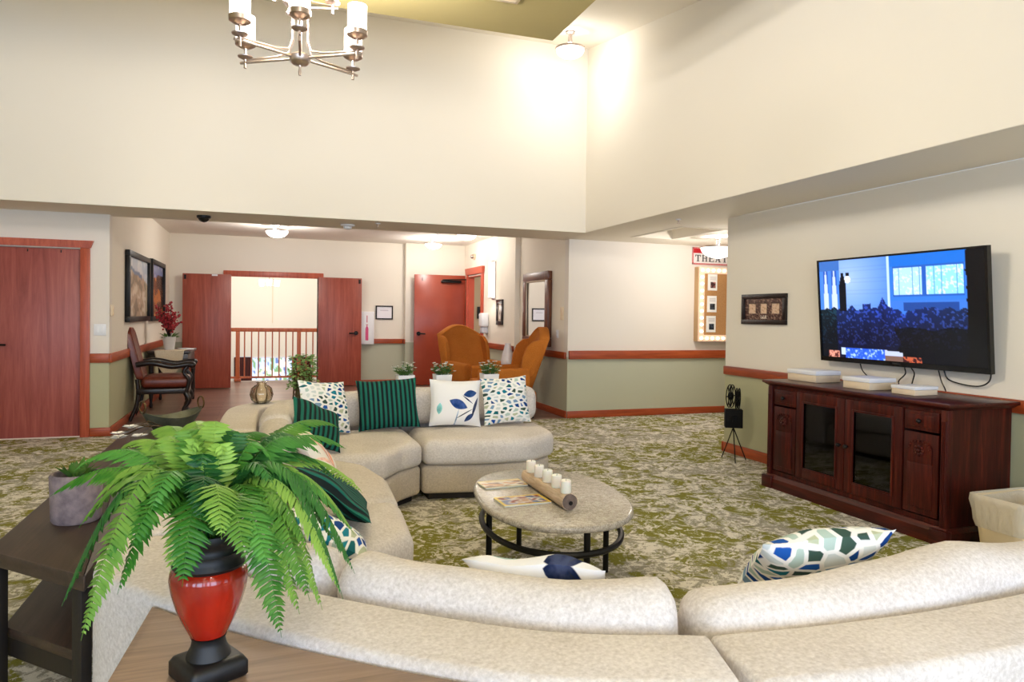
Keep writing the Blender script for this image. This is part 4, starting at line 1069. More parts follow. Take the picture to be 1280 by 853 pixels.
# television
t=thing('television','large black wall television tilted forward, showing a blue evening house','television',(4.64,4.16,1.06))
zt,zb=1.955,1.085; xt,xb=4.555,4.625; ya,yb=4.945,3.405
def tvp(u,v,dz=0):   # u 0 left(far) ..1 right, v 0 top..1 bottom
    return Vector((xt+(xb-xt)*v-dz*.99, ya+(yb-ya)*u, zt+(zb-zt)*v-dz*.08))
def slab(u0,u1,v0,v1,d0,d1):
    return [[tvp(u0,v0,d),tvp(u1,v0,d),tvp(u1,v1,d),tvp(u0,v1,d)] for d in (d0,d1)]
mb=MB().loft(slab(0,1,0,1,-.035,-.006)); mb.loft(slab(.2,.8,.35,.95,-.06,-.035))
for a in ((0,1,0,.017),(0,1,.955,1),(0,.012,.017,.955),(.988,1,.017,.955)): mb.loft(slab(*a,-.006,.004))
mb.build('housing',M['tv'],t,30)
def tvpaint(u,v):
    n=noise.noise(Vector((u*26,v*16,0)))*.4+noise.noise(Vector((u*75,v*46,3)))*.6
    hedge=.50+.06*noise.noise(Vector((u*6,0,2)))+.05*noise.noise(Vector((u*24,0,5)))
    if .3<u<.36: hedge-=.05
    if .40<u<.47: hedge-=.07*(1-abs(u-.435)/.035)
    if u>.905+.02*noise.noise(Vector((v*9,0,8))) : return (3,4,8)
    if .14<u<.195 and .13<v<.52 and abs(u-.168)<.026*min(1,(v-.12)/.2+.25): return (6,10,22)
    if v>.90 and u<.66:
        if .045<u<.13 and v>.93: return (230,150,130) if n>-.1 else (90,40,40)
        if .14<u<.175 and v<.965: return (200,220,255)
        if .175<=u<.44: return (40,90,235) if n<.0 else ((170,205,255) if n>.2 else (70,120,255))
        if .44<=u<.55 and v>.90+.12*(u-.44): return (190,200,235) if v<.955 else (120,90,80)
        if .53<u and v>.955: return (190,90,60) if n>0 else (60,24,30)
    if v>hedge:
        k=max(0,1-(v-hedge)/.30)
        b=(8+10*k,14+22*k,44+60*k*(1-abs(u-.45)))
        if v<.86 and n>.16: b=tuple(x*1.9+10 for x in b)
        if u<.12: b=(b[0]*.6,b[1]*.8,b[2]*.5)
        if u>.52+.05*noise.noise(Vector((v*8,u*8,1))) and v>.68+.05*noise.noise(Vector((u*9,0,7))): b=tuple(x*.35 for x in b)
        return tuple(min(255,x) for x in b)
    if u<.15:      # left windows
        if v<.1: return (60,110,190)
        if .025<u<.065 or .085<u<.13:
            c=abs(((u-.025)/.04 if u<.07 else (u-.085)/.045)-.5)
            return (200,215,250) if c<.5*(v-.1)/.4+.08 else (40,90,190)
        return (70,130,235)
    if abs(u-.475)<.006: return (190,220,255)
    if u>.475:
        if .10<v<.385 and .50<u<.90:
            w=(u-.50)/.40
            if .435<w<.49 or w<.02 or w>.985 or v<.12 or v>.37: return (36,92,190)
            pu=(w*10)%1; pv=((v-.12)*16)%1
            if pu<.08 or pv<.07: return (90,150,230)
            g=(v-.12)/.25
            return (176-30*(w>.5),224,255) if n<.12 else (214,240,255)
        if v<.10: return (24,110,215)
        if .44<v<.52 and .56<u<.87: return (30,70,150)
        if v>.42: return (60,120,225)
        return (50,120,225)
    # siding, lit around the small lamp
    dx=(u-.205);dy=(v-.2); r=sqrt(dx*dx*3+dy*dy)
    if r<.035: return (250,250,255)
    if abs(u-.207)<.012 and .13<v<.165: return (12,14,30)
    k=max(0,1-r/.75)
    line=.94 if (v*26)%1<.14 else 1
    return (line*(46+120*k),line*(110+85*k),line*(232+23*k))
E_=lambda u,v:(tvp(u,v,-.004))
o=E_(.012,.017); painted('screen',o,E_(.988,.017)-o,E_(.012,.955)-o,200,112,tvpaint,M['screen'],t)
MB().box(4.655,4.718,3.95,4.40,1.35,1.70,.004).build('wall_mount',M['black'],t)
MB().loft(slab(.485,.535,.966,.98,.004,.0055)).build('badge',plain('dull_badge',(58,58,60),.4,.5),t)
def cable(pts,label):
    tag(MB().tube(catmull(pts,6),.005,6).build('power_cable',M['blackp']),label,'cable')
cable([(4.66,4.55,1.08),(4.67,4.53,1.02),(4.69,4.47,.96),(4.70,4.43,.926)],'thin black cable at the left below the television')
cable([(4.66,4.12,1.08),(4.68,4.13,1.03),(4.695,4.20,.97),(4.70,4.20,.926)],'thin black cable between middle and left boxes below the television')
cable([(4.66,4.06,1.08),(4.68,4.05,1.04),(4.70,4.08,.98),(4.705,4.10,.926)],'thin black cable behind the middle white box')
cable([(4.66,3.83,1.08),(4.68,3.82,1.0),(4.69,3.80,.95),(4.70,3.80,.926)],'thick black cable hanging behind the smallest white box')
cable([(4.685,3.45,1.10),(4.69,3.47,1.03),(4.695,3.55,.99),(4.695,3.68,.995),(4.695,3.78,1.02),(4.69,3.81,1.08)],'black cable looping sideways below the right television corner')

# framed triple card on TV wall
def framed(name,label,cat,wallaxis,w0,a0,a1,z0,z1,depth,bw,fmat,fn,nx,ny,mat_w=None,side=1):
    """frame hung on a wall at x=w0 or y=w0; a0->a1 runs left to right as seen"""
    t=thing(name,label,cat,((w0,(a0+a1)/2,z0) if wallaxis=='x' else ((a0+a1)/2,w0,z0)))
    def P(a,z,d): return Vector((w0+side*d,a,z)) if wallaxis=='x' else Vector((a,w0+side*d,z))
    s=1 if a1>a0 else -1
    mb=MB()
    for (p,q,r,u) in ((a0,a1,z1-bw,z1),(a0,a1,z0,z0+bw),(a0,a0+s*bw,z0+bw,z1-bw),(a1-s*bw,a1,z0+bw,z1-bw)):
        A=P(p,r,.001);B=P(q,u,depth); mb.box(A.x,B.x,A.y,B.y,A.z,B.z,.003)
    A=P(a0+s*bw*.5,z0+bw*.5,.002);B=P(a1-s*bw*.5,z1-bw*.5,depth*.35); b=MB().box(A.x,B.x,A.y,B.y,A.z,B.z)
    mb.build('frame',fmat,t,35); b.build('backing',M['dark'],t,smooth=False)
    o=P(a0+s*bw,z1-bw,depth*.35+.002)
    painted('picture',o,P(a1-s*bw,z1-bw,depth*.35+.002)-o,P(a0+s*bw,z0+bw,depth*.35+.002)-o,nx,ny,fn,M['colgloss'],t)
    return t
def cardpaint(u,v):
    n=noise.noise(Vector((u*22,v*16,0)))
    for c in (.19,.5,.81):
        if abs(u-c)<.10 and .22<v<.72:
            if abs(u-c)>.085 or v<.25 or v>.69: return (60,34,26)
            return (222,190,160) if n<.25 else (190,150,120)
    if .78<v<.92 and .42<u<.58: return (230,214,196) if n>-.1 else (70,40,36)
    return (96,64,54) if n>.1 else ((150,118,100) if n<-.25 else (58,34,30))
framed('framed_cards','dark framed display of three small cards by the television wall end','picture','x',4.72,6.15,5.49,1.385,1.69,.03,.045,M['carved'],cardpaint,44,22,side=-1)
# film projector on tripod
t=thing('projector_figurine','black metal film projector ornament on a thin tripod','ornament',(4.50,5.99,0))
top=Vector((4.50,5.99,.335))
for p in ((4.475,6.14,.001),(4.42,5.84,.001),(4.63,5.95,.001)): MB().tube([top,p],.006,6).build('leg',M['black'],t)
mb=MB(); mb.obox((4.50,5.99),(.86,-.5),.085,.06,.335,.52,.004); mb.obox((4.50-.04,5.99-.075),(.86,-.5),.02,.02,.40,.45); mb.build('body',M['matte_black'],t,35)
def reel(c,r,ux):
    c=Vector(c);ux=Vector(ux).normalized();up=Vector((0,0,1)); mb=MB()
    nn=ux.cross(up)
    for s in (-1,1):
        mb.tube([c+nn*.012*s+ux*(r*cos(a))+up*(r*sin(a)) for a in [2*pi*j/24 for j in range(24)]],.005,6,True)
        for k in range(6):
            a=2*pi*k/6; mb.tube([c+nn*.012*s,c+nn*.012*s+ux*(r*cos(a))+up*(r*sin(a))],.0055,5)
    mb.cyl(c-nn*.02,c+nn*.02,r*.32,n=16)
    mb.build('film_reel',M['matte_black'],t)
reel((4.485,6.02,.650),.115,(.80,.60,0)); reel((4.545,5.985,.625),.105,(.70,.71,0))
# waste bin
t=thing('waste_bin','beige plastic waste bin with clear liner beside the sideboard','bin',(4.31,2.96,0))
def rr2(hx,hy,z,r=.05,c=(4.31,2.96)): return [(c[0]+x,c[1]+y,z) for x,y in fillet([(-hx,-hy),(hx,-hy),(hx,hy),(-hx,hy)],r,4)]
mb=MB().loft([rr2(.185,.12,.001),rr2(.19,.125,.01),rr2(.235,.155,.37),rr2(.245,.163,.375),rr2(.245,.163,.39),rr2(.228,.148,.39),rr2(.18,.115,.02)]); mb.build('bucket',M['bin'],t,40)
mb=MB(); loops=[]
for z,e,w in ((.20,.006,.3),(.24,.012,.6),(.30,.010,.8),(.36,.016,.7),(.396,.012,.3),(.400,-.004,.1),(.33,-.020,.6),(.20,-.025,.6)):
    k=.235-.185; f=z/.37 if z<.37 else 1
    L=rr2(.19+.048*f+e,.125+.032*f+e,z)
    loops.append([lumpv(Vector(p),.009*w) for p in L])
mb.loft(loops,False,False); mb.build('bag_liner',M['liner'],t,70)

# ================================================================== THEATER WALL
t=thing('theater_sign','red bordered theater sign over the lit poster board','sign',(6.5,9.08,2.25))
x0,x1,z0,z1=6.03,6.95,2.245,2.50
signred=plain('sign_red',(196,26,40),.5); signwhite=plain('sign_white',(238,234,232),.5); signgrey=plain('sign_letter_grey',(84,82,86),.5)
MB().box(x0,x1,9.075,9.099,z0,z1).build('panel',signwhite,t)
mb=MB()
for a,b,c,d in ((x0,x1,z1-.02,z1),(x0,x1,z0,z0+.02),(x0,x0+.02,z0,z1),(x1-.02,x1,z0,z1),(x0+.02,x1-.02,z1-.085,z1-.02)): mb.box(a,b,9.070,9.0755,c,d)
mb.build('border',signred,t,smooth=False)
mb=MB(); n_=44
for k in range(n_):
    x=x0+.01+(x1-x0-.02)*k/(n_-1)
    for z in (z0+.01,z1-.01): mb.box(x-.004,x+.004,9.067,9.0705,z-.004,z+.004)
for k in range(11):
    z=z0+.01+(z1-z0-.02)*k/10
    for x in (x0+.01,x1-.01): mb.box(x-.004,x+.004,9.067,9.0705,z-.004,z+.004)
mb.build('border_dots',signwhite,t,smooth=False)
def letter(mb,ch,x,z,w,h,y0,y1):
    s=h*.17; f=h*.08
    def bar(a,b,c,d): mb.box(x+a*w,x+b*w,y0,y1,z+c*h,z+d*h)
    def slant(ax,az,bx,bz,th):
        mb.yprism([(x+ax*w,z+az*h),(x+ax*w+th,z+az*h),(x+bx*w+th,z+bz*h),(x+bx*w,z+bz*h)],y0,y1)
    if ch=='T': bar(.40,.60,0,1);bar(0,1,.88,1);bar(0,.10,.70,1);bar(.90,1,.70,1);bar(.25,.75,0,.08)
    if ch=='H': bar(.10,.28,0,1);bar(.72,.90,0,1);bar(.28,.72,.46,.56);bar(0,.38,0,.08);bar(.62,1,0,.08);bar(0,.38,.92,1);bar(.62,1,.92,1)
    if ch=='E': bar(.12,.32,0,1);bar(0,.95,0,.09);bar(0,.95,.91,1);bar(.32,.70,.46,.55);bar(.86,.95,0,.26);bar(.86,.95,.74,1)
    if ch=='A': slant(.06,0,.42,1,.10*w);slant(.70,0,.42,1,.20*w);bar(.25,.75,.30,.38);bar(-.04,.28,0,.08);bar(.62,1.04,0,.08)
    if ch=='R': bar(.10,.28,0,1);bar(0,.70,.92,1);bar(.28,.70,.47,.55);bar(.68,.86,.54,.93);bar(0,.38,0,.08);slant(.80,0,.42,.48,.2*w);bar(.72,1.04,0,.08)
mb=MB()
xx=x0+.05
for ch in 'THEATER':
    letter(mb,ch,xx,z0+.045,.095,.10,9.068,9.0755); xx+=.118
mb.build('lettering',signgrey,t,smooth=False)
t=thing('poster_board','cork poster board in a glowing bulb frame, half hidden by the television wall','notice board',(6.6,9.0,1.09))
x0,x1,z0,z1=6.09,7.15,1.09,2.205
tanbox=plain('tan_box_side',(196,160,116),.6); cork=mottled('cork_sheet',(170,122,74),(190,142,92),60,.9,.1)
MB().box(x0,x1,8.995,9.099,z0,z1,.003).build('box_case',tanbox,t)
mb=MB()
for a,b,c,d in ((x0,x1,z1-.10,z1),(x0,x1,z0,z0+.10),(x0,x0+.10,z0+.10,z1-.10),(x1-.10,x1,z0+.10,z1-.10)): mb.box(a,b,8.975,8.9945,c,d,.003)
mb.build('bulb_frame',plain('cream_marquee_frame',(250,214,190),.5),t)
MB().box(x0+.10,x1-.10,8.985,8.9945,z0+.10,z1-.10).build('cork_panel',cork,t)
mb=MB()
for k in range(11):
    z=z0+.05+(z1-z0-.10)*k/10
    for x in (x0+.05,x1-.05): mb.sphere((x,8.962,z),.022,8)
for k in range(1,10):
    x=x0+.05+(x1-x0-.10)*k/10
    for z in (z0+.05,z1-.05): mb.sphere((x,8.962,z),.022,8)
mb.build('bulbs',M['marquee'],t)
def posterpaint(top,mid):
    def f(u,v):
        if .30<u<.82 and .48<v<.86:
            n=noise.noise(Vector((u*7,v*7,top[0])))
            return top if n>.05 else mid
        if .2<u<.9 and (.14<v<.17 or .24<v<.265 or .33<v<.355): return (196,190,190)
        return (240,238,236)
    return f
for lab,xa,za,top,mid in (('topmost white flyer pinned on the cork board',6.245,2.10,(186,120,110),(70,40,44)),('middle white flyer pinned on the cork board',6.24,1.775,(70,74,82),(24,24,30)),('lowest white flyer pinned on the cork board',6.23,1.475,(60,72,90),(26,28,34))):
    p=thing('flyer',lab,'poster',(xa+.08,8.98,za-.12),0,'white flyers on the cork poster board')
    MB().box(xa,xa+.165,8.980,8.9835,za-.245,za).build('sheet',M['white'],p)
    painted('print',(xa+.002,8.9793,za-.002),(.161,0,0),(0,0,-.241),16,24,posterpaint(top,mid),M['col'],p)

# ================================================================== FOYER
# wall plates
def plate(name,label,cat,box,mat,sub,extra=None,smat=None):
    t=thing(name,label,cat,((box[0]+box[1])/2,(box[2]+box[3])/2,box[4]))
    MB().box(*box,.004).build('plate',mat,t)
    mb=MB()
    for b in sub: mb.box(*b,.002)
    mb.build(extra or 'switch',smat or mat,t)
plate('light_switch','white double light switch beside the far left cherry door','switch',(-1.825,-1.70,9.09,9.099,1.15,1.28),M['white'],[(-1.80,-1.775,9.083,9.0895,1.18,1.25),(-1.75,-1.725,9.083,9.0895,1.18,1.25)])
plate('wall_control','narrow cream wall control near the landscape pictures','wall control',(-1.669,-1.652,9.16,9.245,1.37,1.50),M['ivory'],[(-1.6515,-1.645,9.175,9.23,1.44,1.485),(-1.6515,-1.645,9.18,9.225,1.385,1.42)])
plate('wall_control','cream wall control between the tall mirror and the theater wall','wall control',(4.012,4.029,9.25,9.345,1.385,1.575),M['ivory'],[(4.005,4.0115,9.265,9.33,1.50,1.56),(4.005,4.0115,9.27,9.325,1.40,1.44)])
plate('outlet_plate','small white outlet plate low under the mirror wall control','outlet',(4.02,4.029,9.43,9.51,1.12,1.24),M['white'],[(4.015,4.0195,9.45,9.49,1.19,1.22),(4.015,4.0195,9.45,9.49,1.14,1.17)],'socket')
# landscape pictures
def land(kind):
    def f(u,v):
        n=noise.noise(Vector((u*4+kind*9,v*4,kind)))+.5*noise.noise(Vector((u*11,v*11,kind+3)))
        if kind==0:
            ridge=.16+.26*u*u-.05*n
            if v<ridge: return (222,228,234) if n>0 else (196,208,224)
            if v<ridge+.07 and u<.7: return (112,140,170)
            if n>.25: return (224,212,188)
            return (190,174,148) if n>-.2 else (146,138,116)
        ridge=.28-.12*u+.05*n
        if v<ridge: return (120,130,178) if n<.2 else (164,160,190)
        if u>.45 and v<.45 and n>-.3: return (60,48,42)
        if n>.15: return (196,120,66)
        return (140,88,56) if n>-.2 else (84,58,44)
    return f
framed('landscape_picture','black framed pale mountain picture nearest the far left door','picture','x',-1.67,10.02,11.74,1.29,2.21,.06,.07,M['black'],land(0),44,30)
framed('landscape_picture','black framed orange hillside picture nearer the double doors','picture','x',-1.67,11.95,13.42,1.28,2.235,.06,.07,M['black'],land(1),44,30)
# tall mirror
t=thing('wall_mirror','tall dark wood framed mirror behind the orange wing chairs','mirror',(4.0,10.22,1.0))
yA,yB,zA,zB=9.69,10.77,.98,2.115
mb=MB()
for a,b,c,d in ((yA,yB,zB-.13,zB),(yA,yB,zA,zA+.13),(yA,yA+.13,zA+.13,zB-.13),(yB-.13,yB,zA+.13,zB-.13)): mb.box(3.955,4.029,a,b,c,d,.012)
mb.build('frame',wood('brown_mirror_frame',(66,36,22),(96,54,34),(120,70,46),'z',1,.35),t,35)
mb=MB()
for a,b,c,d in ((yA+.12,yB-.12,zB-.15,zB-.125),(yA+.12,yB-.12,zA+.125,zA+.15),(yA+.125,yA+.15,zA+.13,zB-.13),(yB-.15,yB-.125,zA+.13,zB-.13)): mb.box(3.965,3.985,a,b,c,d,.004)
mb.build('inner_bead',plain('pale_gilt_bead',(196,176,150),.4,.3),t)
MB().box(3.99,4.0,yA+.13,yB-.13,zA+.13,zB-.13).build('mirror_glass',M['mirror'],t,smooth=False)
# wall sconce
t=thing('wall_sconce','glowing half round wall sconce above the small dark picture','wall lamp',(3.9,12.2,1.7))
MB().box(3.925,3.939,12.14,12.34,1.72,2.44,.004).build('back_plate',M['nickel'],t)
mb=MB(); n_=14
def half(r,z): return [(3.9245-r*sin(pi*k/n_),12.24+.10*cos(pi*k/n_),z) for k in range(n_+1)]
mb.loft([half(.09,1.76),half(.09,2.40)]); mb.build('glass_shade',M['sconce_glass'],t,50)
mb=MB()
for z in (1.745,2.40): mb.loft([half(.097,z),half(.097,z+.014)])
mb.build('band',M['nickel'],t,50)
light('POINT',(3.70,12.24,2.62),2,(1,.94,.86),t,.06); light('POINT',(3.70,12.24,1.60),2,(1,.94,.86),t,.06)
def stillpaint(u,v):
    if .15<u<.85 and .1<v<.9:
        d=sqrt((u-.5)**2*3+(v-.55)**2)
        return (120,110,100) if d<.13 else (232,224,214)
    return (206,190,170)
framed('small_picture','small dark framed print under the glowing wall sconce','picture','x',3.94,12.02,11.68,1.27,1.72,.03,.07,M['carved'],stillpaint,14,20,side=-1)
# fire alarm strobe + sanitizer + certificate + extinguisher
t=thing('wall_mounted_alarm','small round alarm bell above the red doorway','alarm',(3.92,13.5,2.55))
MB().cyl((3.939,13.5,2.60),(3.90,13.5,2.60),.06,n=20).build('base',M['ivory'],t)
MB().sphere((3.885,13.5,2.60),.042,12).build('lens',M['nickel'],t)
t=thing('wall_mounted_dispenser','white wall sanitizer dispenser between red doorway and sconce','dispenser',(3.87,12.62,1.15))
MB().box(3.80,3.939,12.52,12.74,1.22,1.48,.03,3).build('tank',M['white'],t)
MB().box(3.82,3.939,12.55,12.71,1.10,1.218,.02,3).build('nozzle',plain('pale_grey_plastic',(206,208,216),.4),t)
def certpaint(u,v):
    if .2<u<.8 and (.3<v<.34 or .45<v<.48 or .58<v<.61 or .7<v<.72): return (196,190,196)
    return (240,236,238)
framed('certificate','small dark framed certificate right of the extinguisher box','picture','y',14.40,2.12,2.47,1.325,1.605,.025,.025,M['dark'],certpaint,20,16,side=-1)
t=thing('extinguisher_cabinet','white fire extinguisher box with clear front beside the double doors','fire extinguisher box',(1.93,14.35,.82))
MB().box(1.80,2.08,14.30,14.399,.82,1.48,.006).build('case',M['white'],t)
MB().box(1.81,2.07,14.285,14.299,.83,1.47,.004).build('cabinet_door',M['white'],t)
MB().lathe([(.001,.90),(.026,.90),(.03,.91),(.03,1.14),(.018,1.17),(.010,1.18),(.010,1.20),(.001,1.20)],(1.935,14.283,0),16,sy=.05).build('extinguisher_symbol',plain('extinguisher_pink',(206,70,120),.4),t)
MB().box(1.915,1.955,14.281,14.2845,1.205,1.225).box(1.925,1.945,14.281,14.2845,1.26,1.40).build('door_lettering',plain('faded_red_print',(196,120,136),.5),t)
# ------------------------------------------------------------------ wing chairs (front looks to local -Y)
def wing_chair(label,loc,rz):
    t=thing('wing_chair',label,'armchair',(loc[0],loc[1],0),rz,'orange wing chairs in the foyer')
    L=dict(parent=t,local=True)
    MB().rprism([(-.36,-.40),(.36,-.40),(.33,.36),(-.33,.36)],.17,.38,.03,.05).build('seat_frame',M['orange'],sharp=50,**L)
    MB().rprism([(-.27,-.43),(.27,-.43),(.26,.20),(-.26,.20)],.385,.515,.05,.05,crown=.02,lump=.005).build('seat_cushion',M['orange'],sharp=60,**L)
    # back: camel-topped slab leaning back
    def outline():
        pts=[(-.30,.40),(.30,.40),(.335,.9),(.34,1.12)]
        for k in range(1,12):
            u=.34-.68*k/12; pts.append((u,1.13+.15*cos(u/.34*pi/2)**1.2))
        pts+= [(-.34,1.12),(-.335,.9)]
        return pts
    P=outline()
    def back(y,d): return [(x,y+(z-.4)*.30,z) for x,z in inset(P,d)]
    MB().loft([back(.20,.05),back(.17,.015),back(.185,0),back(.285,0),back(.30,.015),back(.295,.05)]).build('backrest',M['orange'],sharp=55,**L)
    for s in (-1,1):
        W=[(.15,.52),(.13,.68),(.15,.85),(.20,1.00),(.28,1.08),(.42,1.11),(.40,.95),(.29,.62)]
        W=fillet(W,.05,3)
        def wl(x,d): return [(s*x,y+.02,z) for y,z in inset(W,d)]
        MB().loft([wl(.315,.02),wl(.31,.0),wl(.36,0),wl(.375,.025)]).build('wing',M['orange'],sharp=50,**L)
        mb=MB()
        def ar(y,dz): return [(s*(.30+o),y,z) for o,z in rrect(0,.10,.381,.685+dz,.045,4)]
        mb.loft([[(p[0]*.985+s*.004,p[1],p[2]-.006) for p in ar(-.385,0)],ar(-.375,0),ar(-.2,.01),ar(.05,.02),ar(.25,.03)]).build('arm',M['orange'],sharp=50,**L)
    for x,y in ((-.31,-.35),(.31,-.35),(-.29,.30),(.29,.30)):
        MB().cyl((x,y,.17),(x*1.03,y*1.05,.001),.028,.016,n=10).build('leg',M['carved'],**L)
    t.scale=(1.14,1.12,1)
    return t
wing_chair('orange wing chair facing the camera, in front of the red door',(3.20,10.9,0),radians(16))
wing_chair('orange wing chair seen from its side, before the tall mirror',(3.27,9.62,0),radians(-99))
# small table with white vase between
t=thing('side_table','small round dark side table between the orange wing chairs','side table',(3.53,10.24,0))
MB().lathe([(.001,.60),(.15,.60),(.16,.61),(.16,.625),(.001,.625)],(3.53,10.24,0),32).build('tabletop',M['carved'],t)
MB().lathe([(.001,.002),(.12,.002),(.11,.03),(.03,.06),(.025,.3),(.035,.45),(.03,.598),(.001,.598)],(3.53,10.24,0),20).build('pedestal',M['carved'],t)
tag(MB().lathe([(.001,0),(.07,0),(.10,.05),(.105,.12),(.085,.22),(.055,.32),(.045,.37),(.05,.385),(.036,.385),(.032,.36),(.001,.355)],(3.53,10.24,.627),28).build('vase',plain('white_ceramic',(236,232,232),.25)),'smooth white vase between the two orange wing chairs','vase')

# ------------------------------------------------------------------ leather chair (front looks to local -Y)
def leather_chair():
    t=thing('leather_armchair','brown leather armchair with carved dark arms by the writing desk','armchair',(-1.29,10.52,0),radians(93))
    L=dict(parent=t,local=True)
    MB().rprism([(-.27,-.31),(.27,-.31),(.25,.22),(-.25,.22)],.40,.545,.055,.05,crown=.025).build('seat',M['leather'],sharp=60,**L)
    MB().box(-.28,.28,-.31,.27,.33,.398,.01).build('seat_rail',M['carved'],**L)
    P=fillet([(-.25,.50),(.25,.50),(.25,1.10),(.12,1.16),(-.12,1.16),(-.25,1.10)],.06,4)
    def bk(y,d): return [(x,y+(z-.5)*.24,z) for x,z in inset(P,d)]
    MB().loft([bk(.20,.05),bk(.185,.01),bk(.20,0),bk(.26,0),bk(.27,.02)]).build('backrest',M['leather'],sharp=55,**L)
    for s in (-1,1):
        MB().tube(catmull([(s*.27,.27,.70),(s*.285,.10,.72),(s*.29,-.12,.675),(s*.29,-.30,.70),(s*.29,-.38,.675)],6),[.034]*19+[.038,.042,.044,.042,.036,.026],10).build('arm',M['carved'],sharp=60,**L)
        MB().tube(catmull([(s*.285,-.30,.69),(s*.285,-.25,.60),(s*.285,-.31,.50),(s*.275,-.28,.36)],5),.024,8).build('arm_post',M['carved'],sharp=60,**L)
        MB().tube(catmull([(s*.265,-.27,.345),(s*.275,-.31,.24),(s*.265,-.25,.12),(s*.27,-.30,.004)],5),[.03,.034,.036,.034,.032,.03,.028,.026,.026,.026,.026,.026,.028,.03,.034,.03],8).build('leg',M['carved'],sharp=60,**L)
        MB().tube(catmull([(s*.25,.26,.52),(s*.25,.25,.34),(s*.25,.27,.18),(s*.25,.34,.004)],5),.024,8).build('leg',M['carved'],sharp=60,**L)
    MB().tube([(-.25,.27,.16),(.25,.27,.16)],.014,8).build('stretcher',M['carved'],**L)
    t.scale=(1.08,1.08,1.05)
leather_chair()
# writing desk with runner, pot, papers
t=thing('writing_desk','small dark carved desk under the landscape pictures','desk',(-1.33,12.0,0))
x0,x1,y0,y1=-1.63,-1.05,11.55,12.65
MB().box(x0,x1,y0,y1,.80,.84,.01).build('desk_top',M['carved'],t)
MB().box(x0+.03,x1-.03,y0+.03,y1-.03,.64,.80,.006).build('apron',M['carved'],t)
d=MB().box(x0+.10,x1-.10,y0+.012,y0+.03,.66,.785,.005).build('drawer',M['carved'],t)
for x in (x0+.05,x1-.05):
    for y in (y0+.05,y1-.05):
        MB().lathe([(.001,.001),(.02,.001),(.026,.03),(.018,.08),(.034,.20),(.026,.40),(.036,.52),(.034,.64),(.001,.64)],(x,y,0),12).build('leg',M['carved'],t,50)
mb=MB(); vs=[];fs=[]
nx_,ny_=14,20
for j in range(ny_+1):
    v=j/ny_
    for i in range(nx_+1):
        u=-1+2*i/nx_; 
        if v<.35: vs.append((-1.33+.20*u,11.9-(v/.35)*.36,.849))
        else:
            q=(v-.35)/.65; drop=.37*(1-.55*abs(u)**2.2)
            vs.append((-1.33+.20*u*(1-.12*q),11.530-.012*abs(sin(u*9))*q,.849-drop*q))
for j in range(ny_):
    for i in range(nx_):
        a=j*(nx_+1)+i; fs.append((a,a+1,a+nx_+2,a+nx_+1))
mb.raw(vs,fs); o=mb.build('table_runner',M['cloth'],None,70)
md=o.modifiers.new('Solidify','SOLIDIFY'); md.thickness=.003; md.offset=0
tag(o,'cream linen runner hanging over the small desk edge','cloth')
t=thing('berry_plant','white pot of red blossom sprays on the small desk','potted plant',(-1.36,11.78,.85))
MB().lathe([(.001,0),(.07,0),(.095,.19),(.099,.20),(.088,.20),(.07,.02),(.001,.02)],(-1.36,11.78,.852),24).build('pot',plain('grey_white_pot',(206,202,198),.6),t)
MB().lathe([(.001,.17),(.084,.175),(.001,.18)],(-1.36,11.78,.852),16).build('soil',M['dark'],t)
mb=MB();m2=MB();m3=MB();rnd=random.Random(5)
for k in range(24):
    a=rnd.uniform(0,2*pi);r=rnd.uniform(.02,.28)*(.6+.4*rnd.random());h=rnd.uniform(.22,.60)*(1-.9*r)
    p0=Vector((-1.36,11.78,1.02)); p2=p0+Vector((r*cos(a),r*sin(a)*.8,h)); p1=p0.lerp(p2,.5)+Vector((0,0,.08))
    pts=[p0*(1-q)**2+p1*2*q*(1-q)+p2*q*q for q in [i/8 for i in range(9)]]
    mb.tube(pts,.004,5)
    for q in pts[3:]:
        for _ in range(2):
            m2.sphere(q+Vector((rnd.uniform(-.03,.03),rnd.uniform(-.03,.03),rnd.uniform(-.02,.03))),rnd.uniform(.011,.02),6)
for k in range(26):
    a=rnd.uniform(0,2*pi); b=Vector((-1.36+.05*cos(a),11.78+.05*sin(a),1.04)); blade(m3,b,b+Vector((.11*cos(a),.11*sin(a),rnd.uniform(-.03,.09))),.02)
mb.build('stem',M['carved'],t); m2.build('blossom',M['berry'],t); m3.build('foliage',M['smallleaf'],t)
t=thing('paper_pile','loose white papers on the small desk beside the red blossoms','papers',(-1.16,12.12,.8415))
MB().obox((-1.16,12.12),(.96,.25),.09,.13,.8415,.849).obox((-1.15,12.14),(.8,.6),.08,.12,.8495,.856).build('sheets',M['white'],t)

